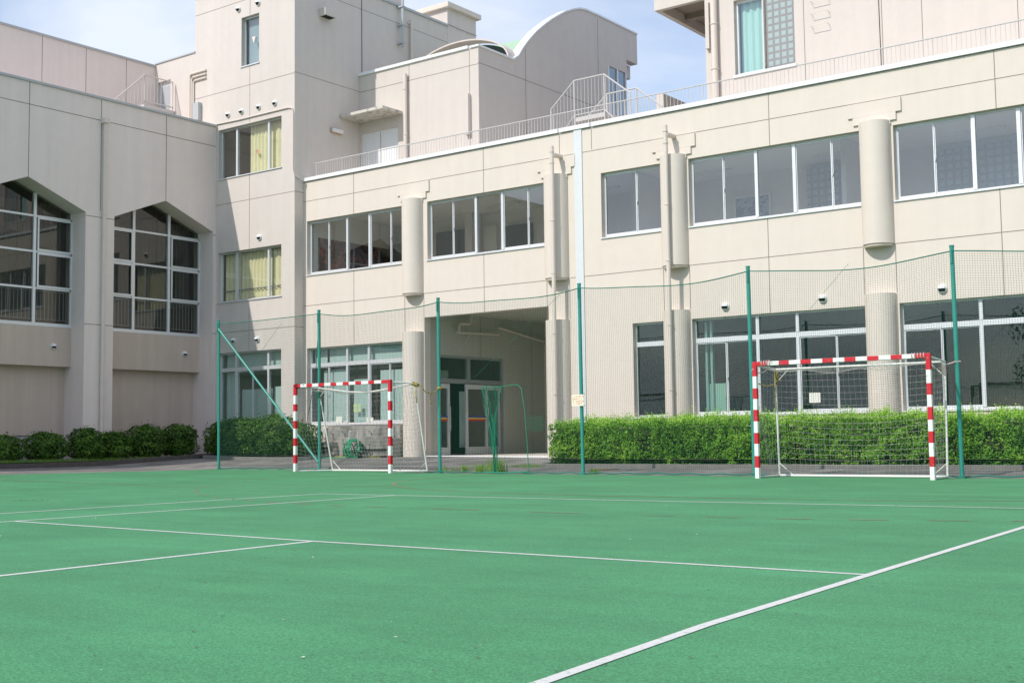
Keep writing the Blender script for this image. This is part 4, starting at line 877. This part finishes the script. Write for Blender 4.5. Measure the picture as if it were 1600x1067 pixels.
for i in range(700):
    x = random.choice([random.uniform(-27.8, -24.4), random.gauss(-26.4, .4)]); y = 26.25+random.gauss(0, .06); z = gz(x, y); h = random.uniform(.03, .10); m.add([(x-.006, y, z), (x+.006, y, z), (x+random.gauss(0, .03), y-.01, z+h)], [(0, 1, 2)])
tag(m.build('dry_grass', 'drygrass'), 'dry yellow grass along the foot of the wash trough', 'grass', kind='stuff')
m = MB()
for i in range(2600):
    x = -31.2+random.gauss(0, .12); y = random.uniform(18, 25.6); z = .27; h = random.uniform(.03, .12); m.add([(x-.006, y, z), (x+.006, y+.006, z), (x+random.gauss(0, .04), y+random.gauss(0, .03), z+h)], [(0, 1, 2)])
for i in range(160):
    x = -17.2+random.gauss(0, .25); y = 23.6+random.gauss(0, .12); z = gz(x, y); h = random.uniform(.03, .10); m.add([(x-.007, y, z), (x+.007, y, z), (x+random.gauss(0, .04), y-.02, z+h)], [(0, 1, 2)])
tag(m.build('low_grass', 'weed'), 'low green grass along the left kerb and at the hedge corner', 'grass', kind='stuff')

# ------------------------------------------------------------------ net fence (plane Y = 21.35)
FN = thing('net_fence', 'tall green ball-stop net hung on steel posts across the back of the court', 'net fence', (-15, 21.35, 0))
PX = [-25.6, -21.86, -18.02, -14.16, -10.30, -6.47, -2.64, 1.19, 5.0]; YN = 21.35; HP = 3.95
for i, x in enumerate(PX):
    z = gz(x, YN); m = MB(); tx = x+(-.02 if i else -.03)
    m.tube([(x, YN, z-.05), (x+(tx-x)*.5, YN, 2), (tx, YN, HP)], .038, 14); m.tube([(tx, YN, HP), (tx, YN, HP+.03)], .043, 14)
    m.tube([(tx, YN-.045, HP-.28), (tx, YN-.045, HP-.05)], .018, 8); m.tube([(x, YN, z), (x, YN, z+.02)], .075, 14)
    po = m.build('post', 'green', FN, smooth=True)
m = MB(); m.tube([(PX[0], YN-.03, 3.74), (PX[1]-.02, YN-.03, .25)], .030, 12); m.build('diagonal_brace', 'green', FN, smooth=True)
def sag(x):
    for i in range(len(PX)-1):
        a, b = PX[i], PX[i+1]
        if a <= x <= b: t = (x-a)/(b-a); s = .13 if i else .02; return HP-.07-4*s*t*(1-t)*(1+.25*math.sin(6.28*t+i))
    return HP-.07
m = MB(); m.tube([(x, YN-.02, sag(x)) for x in fr(PX[0], PX[-1], 240)], .010, 6); m.tube([(x, YN-.02+.02*math.sin(x*5), gz(x, YN)+.035+.012*math.sin(x*9)) for x in fr(PX[0], PX[-1], 300)], .013, 6)
m.build('border_rope', 'ropegreen', FN, smooth=True)
def netgrid(P, nu, nv, r, m, su=1, sv=1, n=3):
    """P(u,v)->point; nu, nv cells; strands sampled every su/sv cells"""
    for i in range(nu+1):
        k = max(2, nv//sv); m.tube([P(i/nu, j/k) for j in range(k+1)], r, n, caps=False)
    for j in range(nv+1):
        k = max(2, nu//su); m.tube([P(i/k, j/nv) for i in range(k+1)], r, n, caps=False)
for i in range(len(PX)-1):
    a, b = PX[i], PX[i+1]; m = MB(); ph = i*2.1
    def P(u, v, a=a, b=b, ph=ph):
        x = a+(b-a)*u; zb = gz(x, YN)+.04; zt = sag(x); z = zb+(zt-zb)*v; e = math.sin(math.pi*u)*math.sin(math.pi*v)
        z += e*(.018*math.sin(11*u+9*v+ph)+.012*math.sin(27*u-14*v+ph*2))-.05*math.sin(math.pi*u)*(v*(1-v))
        x += e*.012*math.sin(17*v+8*u+ph)
        return (x, YN+.04+.07*e*math.sin(3*u+2*v+ph)+.02*e*math.sin(19*u+5*v), z)
    netgrid(P, 88, 92, .0018, m, 4, 6); m.build('net_panel', 'netgreen', FN)
# net doorway: rope outline, with the spare net gathered into a hanging bunch
m = MB()
m.tube([(-16.78, 21.33, 1.90), (-16.3, 21.32, 1.885), (-15.9, 21.32, 1.92), (-15.78, 21.32, 1.91), (-15.70, 21.32, 1.84), (-15.62, 21.32, 1.38), (-15.56, 21.32, .7), (-15.53, 21.32, .06)], .009, 6)
m.tube([(-16.78, 21.33, 1.90), (-16.62, 21.3, 1.4), (-16.5, 21.29, .9), (-16.44, 21.29, .4), (-16.46, 21.3, .04)], .012, 6)
m.tube([(-16.22, 21.30, 1.89), (-16.38, 21.28, 1.3), (-16.4, 21.28, .8), (-16.36, 21.28, .35), (-16.38, 21.3, .04)], .012, 6)
m.tube([(-16.7, 21.3, .035), (-16.1, 21.28, .03), (-15.53, 21.32, .05)], .016, 6); m.build('doorway_rope', 'flapgreen', FN, smooth=True)
m = MB()
def Pf(u, v):
    z = .05+1.84*v; wl = -16.78+.34*(1-v)**.75; wr = -16.22-.16*(1-v)**.5; return (wl+(wr-wl)*u+.01*math.sin(30*v+9*u), 21.30+.05*math.sin(u*14+v*6)*(.4+v), z+.012*math.sin(u*22))
netgrid(Pf, 26, 60, .0022, m, 1, 3)
for k in range(26):
    x = -16.45+random.gauss(0, .05); z = random.uniform(.7, 1.3); m.tube([(x, 21.27, z), (x+random.gauss(0, .06), 21.26, z-.12), (x+random.gauss(0, .05), 21.27, z-.3)], .003, 4)
m.build('gathered_net', 'flapgreen', FN)
m = MB()
def Pp(u, v): return (-15.58+.42*u, 21.36+.01*math.sin(u*9), .92+.30*v+.01*math.sin(u*8)+(.02 if v > .9 else 0)*math.sin(u*20))
netgrid(Pp, 12, 8, .0018, m, 1, 1); m.build('net_patch', 'flapgreen', FN)
for a, b in (((-14.74, 21.45, 3.80), (-17.10, 21.45, 2.12)), ((-8.38, 21.45, 3.85), (-9.14, 21.45, 3.08)), ((-23.33, 21.45, 3.75), (-24.53, 21.45, 2.67))):
    m = MB(); P = [Vector(a).lerp(Vector(b), t/40)+Vector((.008*math.sin(t*2.3), 0, .008*math.cos(t*1.9))) for t in range(41)]; m.tube(P, .0032, 5); m.build('seam_cord', 'flapgreen', FN)
m = MB(); m.tube([(-21.88, 21.36, 3.90), (-24.0, 23.3, 2.55), (-27.4, 26.0, .45)], .008, 6); m.tube([(-22.3, 21.75, 3.62), (-22.2, 21.65, 3.69)], .02, 6); m.build('guy_wire', 'black', FN)
# sign board on the post
SG = thing('notice_sign', 'small cream notice board with red writing tied to the middle net post', 'sign', (-14.20, 21.28, 1.55))
m = MB(); m.box(-14.37, -14.07, 21.275, 21.283, 1.42, 1.655); m.build('board', 'signcream', SG)
def text(body, x, y, z, size, mat, parent, name='lettering', rot=(R(90), 0, 0), align='LEFT', label=None):
    cu = bpy.data.curves.new(name, 'FONT'); cu.body = body; cu.size = size; cu.extrude = .0006; cu.align_x = align
    t = bpy.data.objects.new('tmp', cu); C.objects.link(t); dg = bpy.context.evaluated_depsgraph_get(); me = bpy.data.meshes.new_from_object(t.evaluated_get(dg)); bpy.data.objects.remove(t)
    o = bpy.data.objects.new(name, me); C.objects.link(o); me.materials.clear(); me.materials.append(M[mat]); o.parent = parent; o.location = Vector((x, y, z))-WL[parent]; o.rotation_euler = rot; return o
for k, s in enumerate(('ここから外へは', '行かないこと', 'ボールあそびは', 'コートの中で')):
    text(s, -14.35, 21.273, 1.60-.05*k, .042, 'ink', SG)
m = MB()
for x, z in ((-14.385, 1.66), (-14.06, 1.665), (-14.055, 1.42)): m.tube([(x, 21.285, z-.012), (x, 21.285, z+.012)], .006, 6)
m.build('cable_tie', 'black', SG)

# ------------------------------------------------------------------ goals
def striped(m, p0, p1, half, cuts, start_red, up):
    """square tube from p0 to p1, cut into bands"""
    p0 = Vector(p0); p1 = Vector(p1); L_ = (p1-p0); c = [0]+list(cuts)+[1]; red = start_red
    d = L_.normalized(); a = up.cross(d).normalized()*half; b = d.cross(a).normalized()*half
    for s, e in zip(c, c[1:]):
        q0 = p0+L_*s; q1 = p0+L_*e; vs = [q+sa*a+sb*b for q in (q0, q1) for sa, sb in ((-1, -1), (1, -1), (1, 1), (-1, 1))]
        m.add(vs, [(0, 1, 5, 4), (1, 2, 6, 5), (2, 3, 7, 6), (3, 0, 4, 7), (0, 3, 2, 1), (4, 5, 6, 7)], 0 if red else 1); red = not red
def goal(name, label, xl, xr, yf, yb_top, yb_bot, xlb, xrb, h, hb, z0, cutsP, cutsR, cutsB, bend=0, xtl=None, xtr=None):
    g = thing(name, label, 'goal', ((xl+xr)/2, yf, z0)); hw = .038
    for x, cu in ((xl, cutsP), (xr, cutsR)):
        m = MB(); striped(m, (x, yf, z0), (x, yf, z0+h), hw, cu, False, Vector((0, 1, 0))); m.build('goal_post', ['red', 'white'], g, bevel=.004)
    m = MB(); striped(m, (xl+hw, yf, z0+h-hw), (xr-hw, yf, z0+h-hw), hw-.001, cutsB, True, Vector((0, 0, 1))); m.build('crossbar', ['red', 'white'], g, bevel=.004)
    f = MB(); xtl = xtl if xtl is not None else xl; xtr = xtr if xtr is not None else xr
    zt = z0+hb; r = .019; mid = ((xtl+xtr)/2, yb_top, zt-bend)
    bar = [(xtl, yb_top, zt), ((xtl*.7+xtr*.3), yb_top, zt-bend*.75), mid, (xtl*.3+xtr*.7, yb_top, zt-bend*.7), (xtr, yb_top, zt)] if bend else [(xtl, yb_top, zt), (xtr, yb_top, zt)]
    f.tube(bar, r, 10)
    for xa, xt, xb in ((xl, xtl, xlb), (xr, xtr, xrb)):
        f.tube([(xa, yf, z0+h-.05), (xt, yb_top, zt)], r, 10); f.tube([(xt, yb_top, zt), (xb, yb_bot, z0+.03)], r, 10); f.tube([(xa, yf, z0+.03), (xb, yb_bot, z0+.03)], r, 10)
        s = 1 if xa == xl else -1
        f.tube([(xt+s*.26, yb_top, zt-.01), (xt, yb_top, zt-.26)], .009, 6); f.tube([(xb+s*.26, yb_bot, z0+.04), (xb, yb_bot, z0+.26)], .009, 6)
    f.tube([(xlb, yb_bot, z0+.03), (xrb, yb_bot, z0+.03)], .024, 10); f.build('back_frame', 'oldwhite', g, smooth=True)
    n = MB(); dp = .12
    def Pb(u, v):     # back panel bulging and sagging
        a = Vector((xlb, yb_bot, z0+.04)).lerp(Vector((xrb, yb_bot, z0+.04)), u); b = Vector((xtl, yb_top, zt)).lerp(Vector((xtr, yb_top, zt)), u); p = a.lerp(b, v); e = math.sin(math.pi*u)
        p.z -= e*(.10*math.sin(math.pi*v)+bend*(v**2)); p.y += .05*e*math.sin(math.pi*v)+.015*math.sin(7*u+5*v); p.x += .012*math.sin(9*v+6*u); return p
    netgrid(Pb, 31, 19, .0018, n, 1, 1)
    for k, (xa, xt, xb) in enumerate(((xl, xtl, xlb), (xr, xtr, xrb))):
        def Ps(u, v, xa=xa, xt=xt, xb=xb, k=k):
            a = Vector((xa, yf+.04, z0+.05)).lerp(Vector((xb, yb_bot, z0+.05)), u); b = Vector((xa, yf+.04, z0+h-.08)).lerp(Vector((xt, yb_top, zt)), u); p = a.lerp(b, v); p.z -= .07*math.sin(math.pi*u)*math.sin(math.pi*v)+.02*math.sin(9*u)*v; p.x += .05*math.sin(4*v+5*u+k)*math.sin(math.pi*u); p.y += .03*math.sin(11*v)*math.sin(math.pi*u); return p
        netgrid(Ps, 9, 20, .0021, n, 1, 1)
    def Pt(u, v):
        a = Vector((xl, yf+.04, z0+h-.08)).lerp(Vector((xr, yf+.04, z0+h-.08)), u); b = Vector((xtl, yb_top, zt)).lerp(Vector((xtr, yb_top, zt)), u); p = a.lerp(b, v); p.z -= (.12+.03*math.sin(u*20))*math.sin(math.pi*v)*math.sin(math.pi*u)**.5+bend*v*v*math.sin(math.pi*u); return p
    netgrid(Pt, 31, 8, .0021, n, 1, 1); n.build('goal_net', 'netwhite', g)
    return g
fB = lambda xs, a, b: [(x-a-.038)/(b-a-.076) for x in xs]
fP = lambda ys, y0, y1: sorted([(y0-y)/(y0-y1) for y in ys])
RG = goal('handball_goal', 'nearer red and white striped goal in front of the hedge on the right', -9.73, -6.62, 20.3, 21.15, 21.15, -9.70, -6.65, 2.08, 1.975, 0,
     fP([731, 713, 694, 677, 659, 641, 624, 607.5, 588.7], 748, 566), fP([729, 713, 692, 674, 656, 636, 617, 599, 578], 750, 552), fB([-9.465, -9.252, -9.061, -8.842, -8.652, -8.441, -8.249, -8.043, -7.846, -7.642, -7.445, -7.237, -7.05, -6.836], -9.73, -6.62))
zl = .03
LG = goal('handball_goal', 'farther red and white striped goal with a bent top rail on the left', -21.70, -18.66, 20.4, 20.9, 21.2, -21.26, -18.27, 2.08, 2.0, zl,
     fP([724, 711, 697, 685, 670, 658, 643, 632, 618], 738, 601), fP([726, 712, 697, 682, 669, 656, 641, 626, 611], 740, 592), fB([-21.498, -21.287, -21.102, -20.894, -20.698, -20.494, -20.308, -20.097, -19.908, -19.7, -19.514, -19.294, -19.111, -18.897], -21.70, -18.66), bend=.16, xtl=-21.43, xtr=-18.37)
def rope(name, pts, r, mat, label, fuzz=0):
    m = MB(); m.tube(pts, r, 6)
    for k in range(fuzz): p = Vector(random.choice(pts)); m.tube([p, p+Vector((random.gauss(0, .02), -.01, -random.uniform(.05, .25)))], r*.5, 4)
    return tag(m.build(name, mat, smooth=True), label, 'rope')
def coil(c, ax, r, n, step, rr=1): # turns round a bar
    c = Vector(c); ax = Vector(ax).normalized(); a = ax.orthogonal().normalized(); b = ax.cross(a)
    return [c+ax*step*i/10+(a*math.cos(i*.628)+b*math.sin(i*.628))*r for i in range(n*10)]
P = coil((-18.42, 20.88, 2.03), (1, 0, -.25), .035, 6, .03)+[(-18.22, 20.9, 1.98), (-18.12, 20.98, 1.83), (-18.08, 21.1, 1.80), (-18.05, 21.22, 1.82), (-18.03, 21.30, 1.89)]+coil((-18.02, 21.35, 1.90), (0, 0, 1), .05, 2, .02)
rope('tie_rope', P, .012, 'rope', 'yellow and black rope tying the left goal to the green net post')
rope('tie_rope', [(-18.3, 20.88, 1.98), (-18.32, 20.87, 1.8), (-18.28, 20.87, 1.58)], .012, 'rope', 'loose frayed end of yellow rope hanging from the back corner of the left goal', 0)
rope('tie_rope', [(-18.07, 21.12, 1.80), (-18.10, 21.12, 1.65), (-18.09, 21.12, 1.52)], .009, 'rope', 'short frayed rope end hanging under the yellow rope beside the green post', 0)
P = coil((-9.70, 21.13, 1.98), (0, 0, -1), .03, 8, .03)+[(-9.72, 21.1, 1.70), (-9.80, 20.9, 1.66), (-9.85, 20.6, 1.72), (-9.80, 20.36, 1.80)]
rope('tie_rope', P, .011, 'rope', 'frayed yellow rope knotted on the back left corner of the right goal')
rope('tie_rope', [(-9.70, 21.12, 1.74), (-9.74, 21.11, 1.5), (-9.72, 21.11, 1.25)], .012, 'rope', 'long frayed yellow rope end hanging beside the back left upright of the right goal')
P = [(-9.98, 21.31, 1.98), (-9.9, 21.0, 1.92), (-9.8, 20.6, 1.90), (-9.77, 20.25, 1.93)]+coil((-9.6, 20.3, 2.04), (1, 0, .05), .052, 4, .05)+[(-9.4, 20.25, 2.07)]
rope('tie_rope', P, .009, 'greyrope', 'pinkish grey cord wound round the left end of the right crossbar')
P = [(-6.42, 21.36, 1.98), (-6.5, 21.3, 1.97), (-6.6, 21.2, 1.93)]+coil((-6.64, 21.15, 1.93), (0, 0, -1), .032, 5, .035)
rope('tie_rope', P, .013, 'greyrope', 'pinkish grey cord tying the right goal to the rightmost visible net post')
P = coil((-6.9, 20.3, 2.04), (1, 0, 0), .052, 5, .05)+[(-6.62, 20.25, 2.0), (-6.55, 20.4, 1.85), (-6.6, 20.9, 1.7)]
rope('tie_rope', P, .009, 'greyrope', 'grey cord wound round the right end of the right crossbar')
P = coil((-21.70, 20.4, 2.07), (1, 0, 0), .05, 3, .04)+[(-21.4, 20.36, 2.09), (-21.2, 20.4, 2.02)]
rope('tie_rope', P, .007, 'black', 'thin dark cord wound round the left end of the left crossbar')
P = coil((-21.42, 20.9, 1.97), (0, 0, -1), .04, 6, .03)
rope('tie_rope', P, .016, 'ropegreen', 'green cord bunched on the back left corner of the left goal')

# ------------------------------------------------------------------ trees behind the camera, seen mirrored in the lower windows
def tree_mesh(seed):
    random.seed(seed); m = MB(); m.tube([(0, 0, -.1), (.05, .03, 1.2), (.1, -.05, 2.6), (.05, 0, 4.2)], [.2, .16, .12, .05], 10)
    for k in range(9):
        a = k*2.4; z = 1.7+.28*k; m.tube([(.08, 0, z), (math.cos(a)*.8, math.sin(a)*.8, z+.6), (math.cos(a)*1.6, math.sin(a)*1.6, z+1.2)], [.06, .04, .015], 6)
    l = MB(); pts = []
    for k in range(26):
        a = random.random()*6.28; r = random.uniform(.3, 1.8); c = Vector((r*math.cos(a), r*math.sin(a), random.uniform(2.2, 5.6))); s = random.uniform(.5, .95)*(1.15-abs(c.z-3.6)*.15)
        for i in range(300):
            d = Vector((random.gauss(0, 1), random.gauss(0, 1), random.gauss(0, .8))).normalized(); p = c+d*s*random.uniform(.7, 1.05); pts.append((p.x, p.y, p.z, d.x, d.y, d.z))
    leaves(l, pts, .16); return m, l
tm, tl = tree_mesh(3); random.seed(11)
tr = thing('broadleaf_tree', 'dark round tree on the far side of the court, mirrored in the lower windows', 'tree', (0, 0, 0), 'trees on the far side of the court')
t1 = tm.build('trunk', 'trunk', tr); t2 = tl.build('crown', 'treeleaf', tr)
for i in range(13):
    o = tr if i == 0 else tr.copy()
    if i:
        C.objects.link(o)
        for ch in (t1, t2): c = ch.copy(); C.objects.link(c); c.parent = o
    o.location = (-17+4.6*i+random.uniform(-.8, .8), -24+random.uniform(-2, 2), 0); o.rotation_euler.z = random.random()*6.28; s = random.uniform(1.55, 1.95); o.scale = (s, s, s)
